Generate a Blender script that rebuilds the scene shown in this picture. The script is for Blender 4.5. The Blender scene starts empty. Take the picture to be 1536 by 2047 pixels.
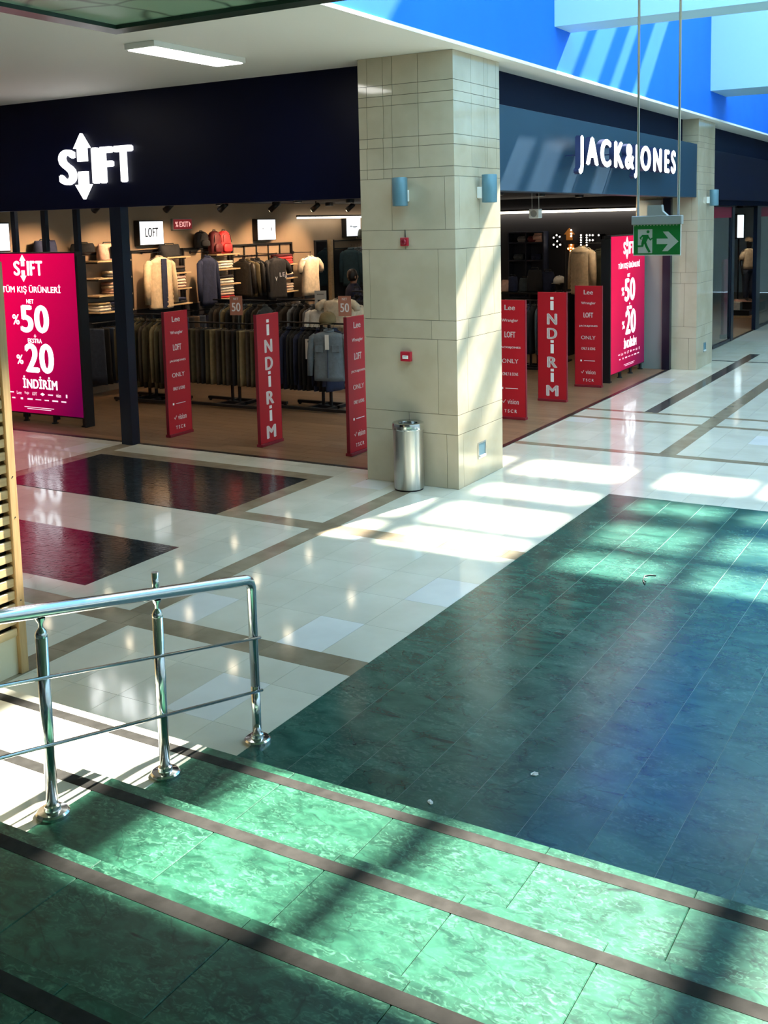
import bpy, bmesh, math, random
from mathutils import Vector, Matrix
random.seed(7)
S = bpy.context.scene
COL = S.collection
PI = math.pi

# ------------------------------------------------------------------ camera
F_PX, CX, CY, CAMZ = 2134.2, 768.0, 710.7, 2.8
_yaw, _pit, _rol = (math.radians(a) for a in (30.557, 7.074, 1.348))
_f = Vector((-math.sin(_yaw) * math.cos(_pit), math.cos(_yaw) * math.cos(_pit), -math.sin(_pit)))
_r = Vector((math.cos(_yaw), math.sin(_yaw), 0)); _d = _f.cross(_r)
C_R = math.cos(_rol) * _r + math.sin(_rol) * _d
C_D = -math.sin(_rol) * _r + math.cos(_rol) * _d
cam_d = bpy.data.cameras.new('camera'); cam = bpy.data.objects.new('camera', cam_d); COL.objects.link(cam)
cam_d.sensor_fit = 'HORIZONTAL'; cam_d.sensor_width = 36.0
cam_d.lens = F_PX / 1536 * 36; cam_d.shift_x = 0; cam_d.shift_y = -(1023.5 - CY) / 1536
cam_d.clip_start = .05; cam_d.clip_end = 200
_m = Matrix((C_R, -C_D, -_f)).transposed().to_4x4(); _m.translation = (0, 0, CAMZ)
cam.matrix_world = _m
S.camera = cam

def ray(x, y): return C_R * ((x - CX) / F_PX) + C_D * ((y - CY) / F_PX) + _f
def onz(x, y, z=0.0):
    d = ray(x, y); t = (z - CAMZ) / d.z; return Vector((d.x * t, d.y * t, z))
def onx(x, y, X):
    d = ray(x, y); t = X / d.x; return Vector((X, d.y * t, CAMZ + d.z * t))
def ony(x, y, Y):
    d = ray(x, y); t = Y / d.y; return Vector((d.x * t, Y, CAMZ + d.z * t))
def proj(p):
    v = Vector(p) - Vector((0, 0, CAMZ)); c = v.dot(_f)
    return CX + F_PX * v.dot(C_R) / c, CY + F_PX * v.dot(C_D) / c

# ------------------------------------------------------------------ light
SUN_DIR = Vector((-.22, -.97, -1.0)).normalized()
sun_d = bpy.data.lights.new('sun', 'SUN'); sun_d.energy = 32.0; sun_d.angle = math.radians(1.2); sun_d.color = (1, .95, .84)
sun = bpy.data.objects.new('sun', sun_d); COL.objects.link(sun)
sun.rotation_euler = SUN_DIR.to_track_quat('-Z', 'Y').to_euler(); sun.location = (3, 20, 16)
W = bpy.data.worlds.new('sky'); S.world = W; W.use_nodes = True
_n = W.node_tree.nodes; _l = W.node_tree.links
_bg = _n['Background']; _bg.inputs[0].default_value = (.56, .81, 1.0, 1); _bg.inputs[1].default_value = 5.3
S.view_settings.view_transform = 'Standard'; S.view_settings.look = 'None'
S.cycles.max_bounces = 8; S.cycles.diffuse_bounces = 4; S.cycles.glossy_bounces = 3; S.cycles.caustics_reflective = False; S.cycles.caustics_refractive = False
S.view_settings.exposure = 0.22; S.view_settings.gamma = 1.0; S.view_settings.use_curve_mapping = False

# ------------------------------------------------------------------ helpers
class MB:
    """collects shapes into one mesh"""
    def __init__(s): s.bm = bmesh.new()
    def box(s, x0, x1, y0, y1, z0, z1, bevel=0, seg=1):
        vs = [s.bm.verts.new(p) for p in ((x0,y0,z0),(x1,y0,z0),(x1,y1,z0),(x0,y1,z0),(x0,y0,z1),(x1,y0,z1),(x1,y1,z1),(x0,y1,z1))]
        fs = [s.bm.faces.new([vs[i] for i in q]) for q in ((3,2,1,0),(4,5,6,7),(0,1,5,4),(1,2,6,5),(2,3,7,6),(3,0,4,7))]
        if bevel:
            es = list({e for f in fs for e in f.edges})
            bmesh.ops.bevel(s.bm, geom=es, offset=bevel, segments=seg, affect='EDGES', profile=.5)
        return s
    def quad(s, a, b, c, d):
        s.bm.faces.new([s.bm.verts.new(p) for p in (a, b, c, d)]); return s
    def tube(s, pts, r, n=12, cap=True):
        pts = [Vector(p) for p in pts]; rs = r if isinstance(r, (list, tuple)) else [r] * len(pts)
        t0 = (pts[1] - pts[0]).normalized()
        u = t0.orthogonal().normalized(); rings = []
        for i, p in enumerate(pts):
            if i == 0: t = t0
            elif i == len(pts) - 1: t = (pts[i] - pts[i-1]).normalized()
            else: t = ((pts[i] - pts[i-1]).normalized() + (pts[i+1] - pts[i]).normalized()).normalized()
            u = (u - t * u.dot(t)).normalized(); v = t.cross(u)
            rings.append([s.bm.verts.new(p + (u * math.cos(2*PI*k/n) + v * math.sin(2*PI*k/n)) * rs[i]) for k in range(n)])
        for a, b in zip(rings, rings[1:]):
            for k in range(n):
                f = s.bm.faces.new((a[k], a[(k+1) % n], b[(k+1) % n], b[k])); f.smooth = True
        if cap:
            s.bm.faces.new(rings[0][::-1]); s.bm.faces.new(rings[-1])
        return s
    def lathe(s, prof, c=(0,0,0), n=24, axis='Z'):
        rings = []
        for r, h in prof:
            ring = []
            for k in range(n):
                a = 2*PI*k/n; x, y = r*math.cos(a), r*math.sin(a)
                p = {'Z': (x, y, h), 'X': (h, x, y), 'Y': (y, h, x)}[axis]
                ring.append(s.bm.verts.new((p[0]+c[0], p[1]+c[1], p[2]+c[2])))
            rings.append(ring)
        for a, b in zip(rings, rings[1:]):
            for k in range(n):
                f = s.bm.faces.new((a[k], a[(k+1) % n], b[(k+1) % n], b[k])); f.smooth = True
        s.bm.faces.new(rings[0][::-1]); s.bm.faces.new(rings[-1])
        for i in range(1, len(prof)-1):
            u = Vector((prof[i][0]-prof[i-1][0], prof[i][1]-prof[i-1][1])); v = Vector((prof[i+1][0]-prof[i][0], prof[i+1][1]-prof[i][1]))
            if u.length > 1e-6 and v.length > 1e-6 and u.angle(v) > .6:
                for k in range(n):
                    e = s.bm.edges.get((rings[i][k], rings[i][(k+1) % n]))
                    if e: e.smooth = False
        return s
    def loft(s, rings, smooth=True, cap=True):
        vr = [[s.bm.verts.new(p) for p in r] for r in rings]; n = len(vr[0])
        for a, b in zip(vr, vr[1:]):
            for k in range(n):
                f = s.bm.faces.new((a[k], a[(k+1) % n], b[(k+1) % n], b[k])); f.smooth = smooth
        if cap:
            s.bm.faces.new(vr[0][::-1]); s.bm.faces.new(vr[-1])
        return s
    def prism(s, poly, y0, y1):
        """polygon in x,z extruded in y"""
        a = [s.bm.verts.new((x, y0, z)) for x, z in poly]; b = [s.bm.verts.new((x, y1, z)) for x, z in poly]; n = len(poly)
        s.bm.faces.new(a); s.bm.faces.new(b[::-1])
        for k in range(n): s.bm.faces.new((a[k], b[k], b[(k+1) % n], a[(k+1) % n]))
        return s
    def xf(s, M):
        bmesh.ops.transform(s.bm, matrix=M, verts=s.bm.verts); return s
    def mesh(s, name, mat, off=None):
        if off is not None: bmesh.ops.translate(s.bm, vec=off, verts=s.bm.verts)
        bmesh.ops.recalc_face_normals(s.bm, faces=s.bm.faces)
        me = bpy.data.meshes.new(name); s.bm.to_mesh(me); s.bm.free()
        if mat: me.materials.append(mat)
        return me
    def build(s, name, mat, parent=None, world=True):
        """world=True: vertices are world positions, moved into the parent's frame"""
        off = None
        if parent is not None and world: off = -wloc(parent)
        o = bpy.data.objects.new(name, s.mesh(name, mat, off)); COL.objects.link(o)
        if parent is not None: o.parent = parent
        return o

def wloc(o):
    v = Vector(o.location)
    while o.parent: o = o.parent; v = v + Vector(o.location)
    return v
def bx(*a, **k): return MB().box(*a, **k)
def tag(o, label=None, cat=None, group=None, kind=None):
    if label: o['label'] = label
    if cat: o['category'] = cat
    if group: o['group'] = group
    if kind: o['kind'] = kind
    return o
def thing(name, loc, label, cat, group=None, rz=0):
    o = bpy.data.objects.new(name, None); COL.objects.link(o); o.empty_display_size = .1
    o.location = loc; o.rotation_euler = (0, 0, rz); return tag(o, label, cat, group)
def struct(name, mb, mat, label=None): return tag(mb.build(name, mat), label, None, None, 'structure')
def copy_tree(o, parent=None):
    c = o.copy(); COL.objects.link(c); c.parent = parent
    for ch in list(o.children): copy_tree(ch, c)
    return c
def place(me, name, loc, parent, rz=0, scale=None):
    o = bpy.data.objects.new(name, me); COL.objects.link(o); o.parent = parent; o.location = loc; o.rotation_euler = (0, 0, rz)
    if scale: o.scale = scale
    return o

def text_mb(s, w, h, depth=.0, bold=.0, keep=False, spacing=1.0, res=5):
    """text in the x,z plane facing -y, centred on the origin, fitted to w x h; bold = sideways thickening in em"""
    if s == '-':      # print too small to read: a plain bar
        return MB().box(-w/2, w/2, -max(depth, .0006)/2, max(depth, .0006)/2, -h/2, h/2)
    cu = bpy.data.curves.new('txt', 'FONT'); cu.body = s; cu.size = 1; cu.resolution_u = res
    cu.fill_mode = 'FRONT' if depth == 0 else 'BOTH'; cu.extrude = .05 if depth else 0; cu.align_x = 'CENTER'; cu.space_character = spacing+bold*1.6
    ob = bpy.data.objects.new('txt', cu); me = bpy.data.meshes.new_from_object(ob)
    bpy.data.objects.remove(ob); bpy.data.curves.remove(cu)
    m = MB()
    for dx, dy in (((-bold, 0), (bold, 0), (0, bold*.45), (0, -bold*.45)) if bold else ((0, 0),)):
        n0 = len(m.bm.verts); m.bm.from_mesh(me); m.bm.verts.ensure_lookup_table()
        for v in m.bm.verts[n0:]: v.co.x += dx; v.co.y += dy
    bpy.data.meshes.remove(me)
    xs = [v.co.x for v in m.bm.verts]; ys = [v.co.y for v in m.bm.verts]
    x0, x1, y0, y1 = min(xs), max(xs), min(ys), max(ys); sx = w / max(x1-x0, 1e-6); sy = h / max(y1-y0, 1e-6)
    if keep: sx = sy = min(sx, sy)
    for v in m.bm.verts:
        x, y, z = v.co
        v.co = ((x-(x0+x1)/2)*sx, -(z/.05)*depth/2 if depth else 0, (y-(y0+y1)/2)*sy)
    return m

# ------------------------------------------------------------------ materials
def mat(name, col, rough=.5, metal=0.0, col2=None, scale=4.0, detail=3.0, bump=0.0, bscale=None, rnd=0.0, emit=None, estr=0.0, spec=.5, coat=0.0, stretch=(1,1,1), contrast=(.35,.65), sss=0, alpha=1.0, trans=0.0):
    m = bpy.data.materials.new(name); m.use_nodes = True
    nt = m.node_tree; N = nt.nodes; L = nt.links; b = N['Principled BSDF']
    b.inputs['Roughness'].default_value = rough; b.inputs['Metallic'].default_value = metal
    b.inputs['Specular IOR Level'].default_value = spec; b.inputs['Coat Weight'].default_value = coat; b.inputs['Coat Roughness'].default_value = .05
    b.inputs['Transmission Weight'].default_value = trans; b.inputs['Alpha'].default_value = alpha
    c = (*col, 1); b.inputs['Base Color'].default_value = c
    out = None
    if col2 or bump:
        g = N.new('ShaderNodeNewGeometry'); mp = N.new('ShaderNodeMapping'); mp.inputs['Scale'].default_value = stretch
        L.new(g.outputs['Position'], mp.inputs['Vector'])
        nz = N.new('ShaderNodeTexNoise'); nz.inputs['Scale'].default_value = scale; nz.inputs['Detail'].default_value = detail
        L.new(mp.outputs['Vector'], nz.inputs['Vector'])
    if col2:
        rp = N.new('ShaderNodeValToRGB'); rp.color_ramp.elements[0].position = contrast[0]; rp.color_ramp.elements[1].position = contrast[1]
        rp.color_ramp.elements[0].color = c; rp.color_ramp.elements[1].color = (*col2, 1)
        L.new(nz.outputs['Fac'], rp.inputs['Fac']); out = rp.outputs['Color']
    if rnd:
        oi = N.new('ShaderNodeObjectInfo'); mr = N.new('ShaderNodeMapRange'); mr.inputs['To Min'].default_value = 1-rnd; mr.inputs['To Max'].default_value = 1+rnd
        L.new(oi.outputs['Random'], mr.inputs['Value'])
        mx = N.new('ShaderNodeMix'); mx.data_type = 'RGBA'; mx.blend_type = 'MULTIPLY'; mx.inputs['Factor'].default_value = 1
        if out: L.new(out, mx.inputs['A'])
        else: mx.inputs['A'].default_value = c
        L.new(mr.outputs['Result'], mx.inputs['B']); out = mx.outputs['Result']
    if out: L.new(out, b.inputs['Base Color'])
    if bump:
        bp = N.new('ShaderNodeBump'); bp.inputs['Strength'].default_value = bump; bp.inputs['Distance'].default_value = .02
        n2 = nz
        if bscale:
            n2 = N.new('ShaderNodeTexNoise'); n2.inputs['Scale'].default_value = bscale; n2.inputs['Detail'].default_value = 2; L.new(mp.outputs['Vector'], n2.inputs['Vector'])
        L.new(n2.outputs['Fac'], bp.inputs['Height']); L.new(bp.outputs['Normal'], b.inputs['Normal'])
    if emit:
        b.inputs['Emission Color'].default_value = (*emit, 1); b.inputs['Emission Strength'].default_value = estr
    return m

def marble_green(name, dark, mid, light, rough=.16, rnd=.12, vs=18, va=.5, ns=3.2, spec=.5):
    m = bpy.data.materials.new(name); m.use_nodes = True; nt = m.node_tree; N = nt.nodes; L = nt.links; b = N['Principled BSDF']
    g = N.new('ShaderNodeNewGeometry'); oi = N.new('ShaderNodeObjectInfo')
    ad = N.new('ShaderNodeVectorMath'); ad.operation = 'MULTIPLY_ADD'
    cb = N.new('ShaderNodeCombineXYZ'); L.new(oi.outputs['Random'], cb.inputs[0]); L.new(oi.outputs['Random'], cb.inputs[2])
    ad.inputs[1].default_value = (3, 3, 3); L.new(cb.outputs[0], ad.inputs[0]); L.new(g.outputs['Position'], ad.inputs[2])
    mp = N.new('ShaderNodeMapping'); mp.inputs['Scale'].default_value = (1.0, 1.7, 1.0); mp.inputs['Rotation'].default_value = (0, 0, .5); L.new(ad.outputs[0], mp.inputs[0])
    n1 = N.new('ShaderNodeTexNoise'); n1.inputs['Scale'].default_value = ns; n1.inputs['Detail'].default_value = 7; n1.inputs['Distortion'].default_value = 1.2; L.new(mp.outputs[0], n1.inputs['Vector'])
    r1 = N.new('ShaderNodeValToRGB'); e = r1.color_ramp.elements; e[0].position = .30; e[0].color = (*dark, 1); e[1].position = .66; e[1].color = (*mid, 1)
    L.new(n1.outputs['Fac'], r1.inputs['Fac'])
    # breccia veins
    n0 = N.new('ShaderNodeTexNoise'); n0.inputs['Scale'].default_value = vs; n0.inputs['Detail'].default_value = 4; n0.inputs['Distortion'].default_value = 1.6; L.new(mp.outputs[0], n0.inputs['Vector'])
    r2 = N.new('ShaderNodeValToRGB'); e = r2.color_ramp.elements; e[0].position = .50; e[0].color = (0, 0, 0, 1); e[1].position = .70; e[1].color = (va,)*3 + (1,)
    L.new(n0.outputs['Fac'], r2.inputs['Fac'])
    n3 = N.new('ShaderNodeTexNoise'); n3.inputs['Scale'].default_value = 2.3; n3.inputs['Detail'].default_value = 4; L.new(mp.outputs[0], n3.inputs['Vector'])
    r3 = N.new('ShaderNodeValToRGB'); r3.color_ramp.elements[0].position = .30; r3.color_ramp.elements[1].position = .62; L.new(n3.outputs['Fac'], r3.inputs['Fac'])
    mu = N.new('ShaderNodeMath'); mu.operation = 'MULTIPLY'; L.new(r2.outputs['Color'], mu.inputs[0]); L.new(r3.outputs['Color'], mu.inputs[1])
    mx = N.new('ShaderNodeMix'); mx.data_type = 'RGBA'; L.new(mu.outputs[0], mx.inputs['Factor']); L.new(r1.outputs['Color'], mx.inputs['A']); mx.inputs['B'].default_value = (*light, 1)
    # dark cracks
    wv = N.new('ShaderNodeTexNoise'); wv.inputs['Scale'].default_value = 1.6; wv.inputs['Detail'].default_value = 5; wv.inputs['Distortion'].default_value = .6; L.new(mp.outputs[0], wv.inputs['Vector'])
    r4 = N.new('ShaderNodeValToRGB'); e = r4.color_ramp.elements; e[0].position = .492; e[0].color = (0,)*3+(1,); e[1].position = .5; e[1].color = (1,)*3+(1,)
    e2 = r4.color_ramp.elements.new(.508); e2.color = (0, 0, 0, 1); L.new(wv.outputs['Fac'], r4.inputs['Fac'])
    mu2 = N.new('ShaderNodeMath'); mu2.operation = 'MULTIPLY'; L.new(r4.outputs['Color'], mu2.inputs[0]); mu2.inputs[1].default_value = .55
    mx2 = N.new('ShaderNodeMix'); mx2.data_type = 'RGBA'; L.new(mu2.outputs[0], mx2.inputs['Factor']); L.new(mx.outputs['Result'], mx2.inputs['A']); mx2.inputs['B'].default_value = (dark[0]*.4, dark[1]*.4, dark[2]*.5, 1)
    mp2 = N.new('ShaderNodeMapping'); mp2.inputs['Scale'].default_value = (1.1, 5.0, 1.0); mp2.inputs['Rotation'].default_value = (0, 0, .25); L.new(ad.outputs[0], mp2.inputs[0])
    n5 = N.new('ShaderNodeTexNoise'); n5.inputs['Scale'].default_value = 1.7; n5.inputs['Detail'].default_value = 6; n5.inputs['Distortion'].default_value = .8; L.new(mp2.outputs[0], n5.inputs['Vector'])
    r5 = N.new('ShaderNodeValToRGB'); r5.color_ramp.elements[0].position = .69; r5.color_ramp.elements[1].position = .74; L.new(n5.outputs['Fac'], r5.inputs['Fac'])
    mx5 = N.new('ShaderNodeMix'); mx5.data_type = 'RGBA'; L.new(r5.outputs['Color'], mx5.inputs['Factor']); L.new(mx2.outputs['Result'], mx5.inputs['A']); mx5.inputs['B'].default_value = (dark[0]*.35, dark[1]*.35, dark[2]*.5, 1)
    mx2 = mx5
    mr = N.new('ShaderNodeMapRange'); mr.inputs['To Min'].default_value = 1-rnd; mr.inputs['To Max'].default_value = 1+rnd; L.new(oi.outputs['Random'], mr.inputs['Value'])
    mx3 = N.new('ShaderNodeMix'); mx3.data_type = 'RGBA'; mx3.blend_type = 'MULTIPLY'; mx3.inputs['Factor'].default_value = 1; L.new(mx2.outputs['Result'], mx3.inputs['A']); L.new(mr.outputs['Result'], mx3.inputs['B'])
    L.new(mx3.outputs['Result'], b.inputs['Base Color'])
    rr = N.new('ShaderNodeMapRange'); rr.inputs['To Min'].default_value = rough*.7; rr.inputs['To Max'].default_value = rough*1.5; L.new(n3.outputs['Fac'], rr.inputs['Value']); L.new(rr.outputs['Result'], b.inputs['Roughness']); b.inputs['Specular IOR Level'].default_value = spec
    return m

M = {}
M['cream'] = mat('cream marble', (.585, .56, .455), .08, col2=(.66, .64, .535), scale=2.2, detail=6, rnd=.05)
M['creamlight'] = mat('pale marble', (.66, .66, .62), .08, col2=(.72, .72, .68), scale=3, detail=5, rnd=.03)
M['grout'] = mat('grey grout', (.30, .29, .25), .7)
M['greengrout'] = mat('pale joint grout', (.19, .28, .235), .6)
M['brown'] = mat('brown marble', (.24, .19, .125), .12, col2=(.32, .265, .185), scale=4, detail=6, rnd=.08)
M['darkband'] = mat('dark brown marble', (.045, .04, .038), .12, col2=(.085, .075, .068), scale=5, detail=6, rnd=.1)
M['mosaic'] = mat('black slate', (.014, .016, .018), .12, col2=(.035, .04, .042), scale=9, detail=4, bump=.05, bscale=25)
M['green'] = marble_green('green marble', (.012, .055, .045), (.038, .128, .098), (.12, .25, .20), .17, .12, 22, .45)
M['greenstep'] = marble_green('light green marble', (.008, .050, .030), (.029, .130, .078), (.10, .29, .185), .34, .05, 26, .8, 8.0, .22)
M['strip'] = mat('brown grip strip', (.024, .023, .020), .85, col2=(.040, .038, .034), scale=14, detail=4, spec=.15)
M['pillar'] = mat('beige limestone', (.44, .37, .265), .07, col2=(.51, .435, .325), scale=2.4, detail=7, rnd=.04)
M['pgrout'] = mat('dark joint', (.10, .09, .07), .8)
M['white'] = mat('white plaster', (.90, .87, .82), .7)
M['blue'] = mat('blue paint', (.010, .155, .80), .6, col2=(.012, .168, .82), scale=1.5, spec=.2)
M['beam'] = mat('pale painted beam', (.33, .60, .72), .6)
M['navy'] = mat('navy fascia panel', (.0012, .002, .014), .4, col2=(.0016, .0028, .019), scale=1.2, spec=.12)
M['navydull'] = mat('dull navy band', (.004, .008, .028), .7, spec=.1)
M['navysign'] = mat('slate navy sign panel', (.012, .038, .072), .42, col2=(.014, .042, .078), scale=1.2, spec=.3)
M['navyframe'] = mat('navy metal frame', (.006, .009, .022), .3, .3)
M['black'] = mat('black metal', (.010, .010, .012), .4, .2)
M['darkwall'] = mat('charcoal shop wall', (.020, .020, .026), .7)
M['beige'] = mat('beige shop wall', (.30, .215, .14), .7, col2=(.34, .245, .165), scale=1.5)
M['shopceil'] = mat('navy shop ceiling', (.006, .008, .018), .7)
M['chrome'] = mat('polished stainless steel', (.60, .62, .63), .14, 1.0)
M['steel'] = mat('brushed stainless steel', (.50, .50, .48), .30, 1.0, col2=(.58, .58, .56), scale=60, detail=2, stretch=(1, 1, .02))
M['oak'] = mat('pale oak slat', (.50, .34, .16), .5, col2=(.58, .41, .22), scale=9, detail=5, stretch=(6, .5, 6), rnd=.1)
M['oakpost'] = mat('honey oak post', (.40, .24, .10), .5, col2=(.48, .31, .14), scale=9, detail=5, stretch=(6, 6, .5))
M['ply'] = mat('pale plywood panel', (.60, .54, .38), .5, col2=(.64, .58, .43), scale=3, detail=4)
M['plank'] = mat('oak floorboard', (.21, .125, .068), .32, col2=(.27, .165, .095), scale=7, detail=5, stretch=(.4, 6, 1), rnd=.14)
M['red'] = mat('red printed board', (.52, .010, .022), .4)
M['redside'] = mat('dark red edge', (.24, .008, .022), .45)
M['inkwhite'] = mat('white print', (.85, .83, .82), .5, emit=(1, .95, .95), estr=.05)  # faint glow put into the print, which is no lamp
M['alarmred'] = mat('red plastic', (.42, .012, .03), .35)
M['plastic'] = mat('white plastic', (.78, .78, .76), .4)
M['greyplastic'] = mat('grey plastic', (.32, .32, .31), .5)
M['teal'] = mat('blue grey painted metal', (.11, .22, .28), .4, .2)

# ------------------------------------------------------------------ floor
PX0, PX1, PY0, PY1, SOF = -6.04, -4.92, 9.82, 10.94, 4.51       # near pillar
GX, GY = -3.46, 10.32                                            # green field: left edge, far edge
FX0, FX1, FY0, FY1 = -16.0, 8.0, -6.0, 40.0
THX, THY = -5.36, 10.2                                           # shop thresholds
floor = struct('floor', bx(FX0, FX1, FY0, FY1, -.30, -.006), M['grout'], 'polished cream marble mall floor')

cells = []      # (x0,x1,y0,y1,kind)
def tile_rect(x0, x1, y0, y1, tw, tl, kind, ox=0.0, oy=0.0, stagger=0):
    i = math.floor((x0-ox)/tw)
    while ox + i*tw < x1:
        a, b = max(x0, ox+i*tw), min(x1, ox+(i+1)*tw)
        so = stagger*tl if i % 2 else 0
        j = math.floor((y0-oy-so)/tl)
        while oy + so + j*tl < y1:
            c, d = max(y0, oy+so+j*tl), min(y1, oy+so+(j+1)*tl)
            if b-a > .012 and d-c > .012: cells.append((a, b, c, d, kind))
            j += 1
        i += 1
TW, TL = .37, .555
def cream(x0, x1, y0, y1): tile_rect(x0, x1, y0, y1, TW, TL, 'cream', GX, 5.58)
B1 = (-5.53, -5.33)
BN = (5.35, 5.58)        # near brown band
BM = (7.93, 8.15)        # middle brown band
cream(B1[1], GX, 3.9, BN[0]); cream(B1[1], GX, BN[1], BM[0]); cream(B1[1], GX, BM[1], PY0); cream(PX1, GX, PY0, 12.25)
cream(GX, -1.0, GY, 12.25)
cream(THX, PX1, PY1, 12.25)
cream(-9.0, B1[0], 3.9, BN[0]); cream(-6.25, B1[0], BN[1], BM[0])
cream(-10.0, -6.25, BN[1], 5.83); cream(-10.5, -6.25, 6.95, BM[0]); cream(-6.45, B1[0], BM[1], 9.78); cream(-6.45, PX0, 9.78, THY); cream(B1[0], B1[1], 9.78, PY0)
cream(PX0, B1[0], 9.78, PY0)
cream(-9.8, -6.45, 9.76, THY); cream(-12.5, -10.02, 8.0, THY)
R2 = (12.25, 12.39); R3 = (14.25, 14.38); R4 = (14.90, 15.02); RB = (-3.54, -3.34); RD = (-4.51, -4.31)
for (a, b) in ((THX, RB[0]), (RB[1], .5)):
    cream(a, b, R2[1], R3[0]); cream(a, b, R3[1], R4[0])
cream(THX, RD[0], R4[1], 20.9); cream(RD[1], RB[0], R4[1], 20.9); cream(RB[1], .5, R4[1], 20.9)
cream(THX, RD[0], 21.0, 24.5); cream(RD[1], RB[0], 21.0, 24.5); cream(RB[1], -1.5, 21.0, 24.5)
nb = .6
tile_rect(-10.0, GX, BN[0], BN[1], nb, 9, 'brown'); tile_rect(B1[0], B1[1], 3.9, BN[0], 9, nb, 'brown', B1[0]); tile_rect(B1[0], B1[1], BN[1], BM[0], 9, nb, 'brown', B1[0]); tile_rect(B1[0], B1[1], BM[1], 9.78, 9, nb, 'brown', B1[0])
tile_rect(-6.65, GX, BM[0], BM[1], nb, 9, 'brown', 0, BM[0])
tile_rect(-6.65, -6.45, BM[1], 9.76, 9, nb, 'brown', -6.65); tile_rect(-10.0, -6.65, 9.54, 9.76, nb, 9, 'brown', 0, 9.54); tile_rect(-10.02, -9.8, 7.95, 9.54, 9, nb, 'brown', -10.02); tile_rect(-10.02, -9.8, 9.76, THY, 9, nb, 'brown', -10.02)
tile_rect(THX, -1.0, R2[0], R2[1], nb, 9, 'brown', 0, R2[0]); tile_rect(THX, RB[0], R3[0], R3[1], nb, 9, 'brown', 0, R3[0]); tile_rect(THX, RB[0], R4[0], R4[1], nb, 9, 'brown', 0, R4[0])
tile_rect(RB[1], .5, R3[0], R3[1], nb, 9, 'brown', 0, R3[0]); tile_rect(RB[1], .5, R4[0], R4[1], nb, 9, 'brown', 0, R4[0])
tile_rect(RB[0], RB[1], R2[1], 24.5, 9, nb, 'brown', RB[0])
tile_rect(RD[0], RD[1], R4[1], 22.2, 9, nb, 'dark', RD[0]); tile_rect(THX, RD[0], 20.9, 21.0, nb, 9, 'dark', 0, 20.9); tile_rect(RD[1], RB[0], 20.9, 21.0, nb, 9, 'dark', 0, 20.9); tile_rect(RB[1], .5, 20.9, 21.0, nb, 9, 'dark', 0, 20.9)
tile_rect(RD[0], RD[1], 22.2, 24.5, TW, TL, 'cream', GX, 5.58)
# green field, laid in long columns with broken joints
gw = .3215
rg = random.Random(3)
for i in range(15):
    a = GX + i*gw; y = 3.86 - rg.random()*.7
    while y < GY:
        l = rg.choice((.62, .62, .92)); c, d = max(3.86, y), min(GY, y+l)
        if d-c > .05: cells.append((a, a+gw, c, d, 'green'))
        y += l
def inview(c):
    for x, y in ((c[0], c[2]), (c[1], c[2]), (c[1], c[3]), (c[0], c[3]), ((c[0]+c[1])/2, (c[2]+c[3])/2)):
        if y > 1:
            p = proj((x, y, 0))
            if -30 < p[0] < 1566 and 0 < p[1] < 2080: return True
    return False
def parea(c):
    q = [proj((x, y, 0)) for x, y in ((c[0], c[2]), (c[1], c[2]), (c[1], c[3]), (c[0], c[3]))]
    return abs(sum(q[k][0]*q[(k+1) % 4][1]-q[(k+1) % 4][0]*q[k][1] for k in range(4)))/2
TN = {'cream': ('cream_tile', M['cream'], .0012), 'brown': ('brown_tile', M['brown'], .0012), 'dark': ('dark_tile', M['darkband'], .0012), 'green': ('green_slab', M['green'], .0014)}
tcache = {}
pale = random.Random(11)
for kind, (nm, mt, gap) in TN.items():
    cs = sorted([c for c in cells if c[4] == kind], key=lambda c: -(parea(c) if inview(c) else 0))
    rest = MB(); nrest = 0
    for k, c in enumerate(cs):
        gy = gap if kind != 'green' else .0005
        a, b, y0, y1 = c[0]+gap, c[1]-gap, c[2]+gy, c[3]-gy
        if k < 300 and inview(c):
            mxc, myc = (c[0]+c[1])/2, (c[2]+c[3])/2
            palet = kind == 'cream' and (pale.random() < .03 or (-4.2 < mxc < -3.75 and 5.6 < myc < 6.2) or (-3.85 < mxc < -3.46 and 6.65 < myc < 7.5) or (-4.3 < mxc < -3.95 and 4.2 < myc < 4.8))
            key = (kind, palet, round(b-a, 3), round(y1-y0, 3))
            if key not in tcache:
                hw, hl = (b-a)/2, (y1-y0)/2
                tcache[key] = bx(-hw, hw, -hl, hl, -.008, 0).mesh(nm, M['creamlight'] if palet else mt)
            place(tcache[key], nm, ((a+b)/2, (y0+y1)/2, 0), floor)
        else:
            rest.box(a, b, y0, y1, -.008, 0); nrest += 1
    if nrest: tag(rest.build(nm, mt, floor), None, None, None, 'stuff')
    else: rest.bm.free()
# green joint bed slightly proud of the grey one so the long joints read pale
bx(GX, GX+15*gw, 3.86, GY, -.0058, -.0012).build('joint_bed', M['greengrout'], floor)
# black slate mosaics
def mosaic(x0, x1, y0, y1, nm):
    m = MB(); h = .045; w = .135; j = 0; y = y0
    while y < y1-.01:
        x = x0 - (w/2 if j % 2 else 0)
        while x < x1-.01:
            a, b = max(x, x0), min(x+w, x1)
            if b-a > .01:
                z = random.uniform(-.0008, .0008); g = .0015
                m.box(a+g, b-g, y+g, min(y+h, y1)-g, -.008, z)
            x += w
        y += h; j += 1
    return tag(m.build(nm, M['mosaic'], floor), 'black slate inlay of small bricks', None, None, 'stuff')
mosaic(-9.8, -6.65, 7.95, 9.54, 'slate_inlay'); mosaic(-10.0, -6.25, 5.83, 6.95, 'slate_inlay')
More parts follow.
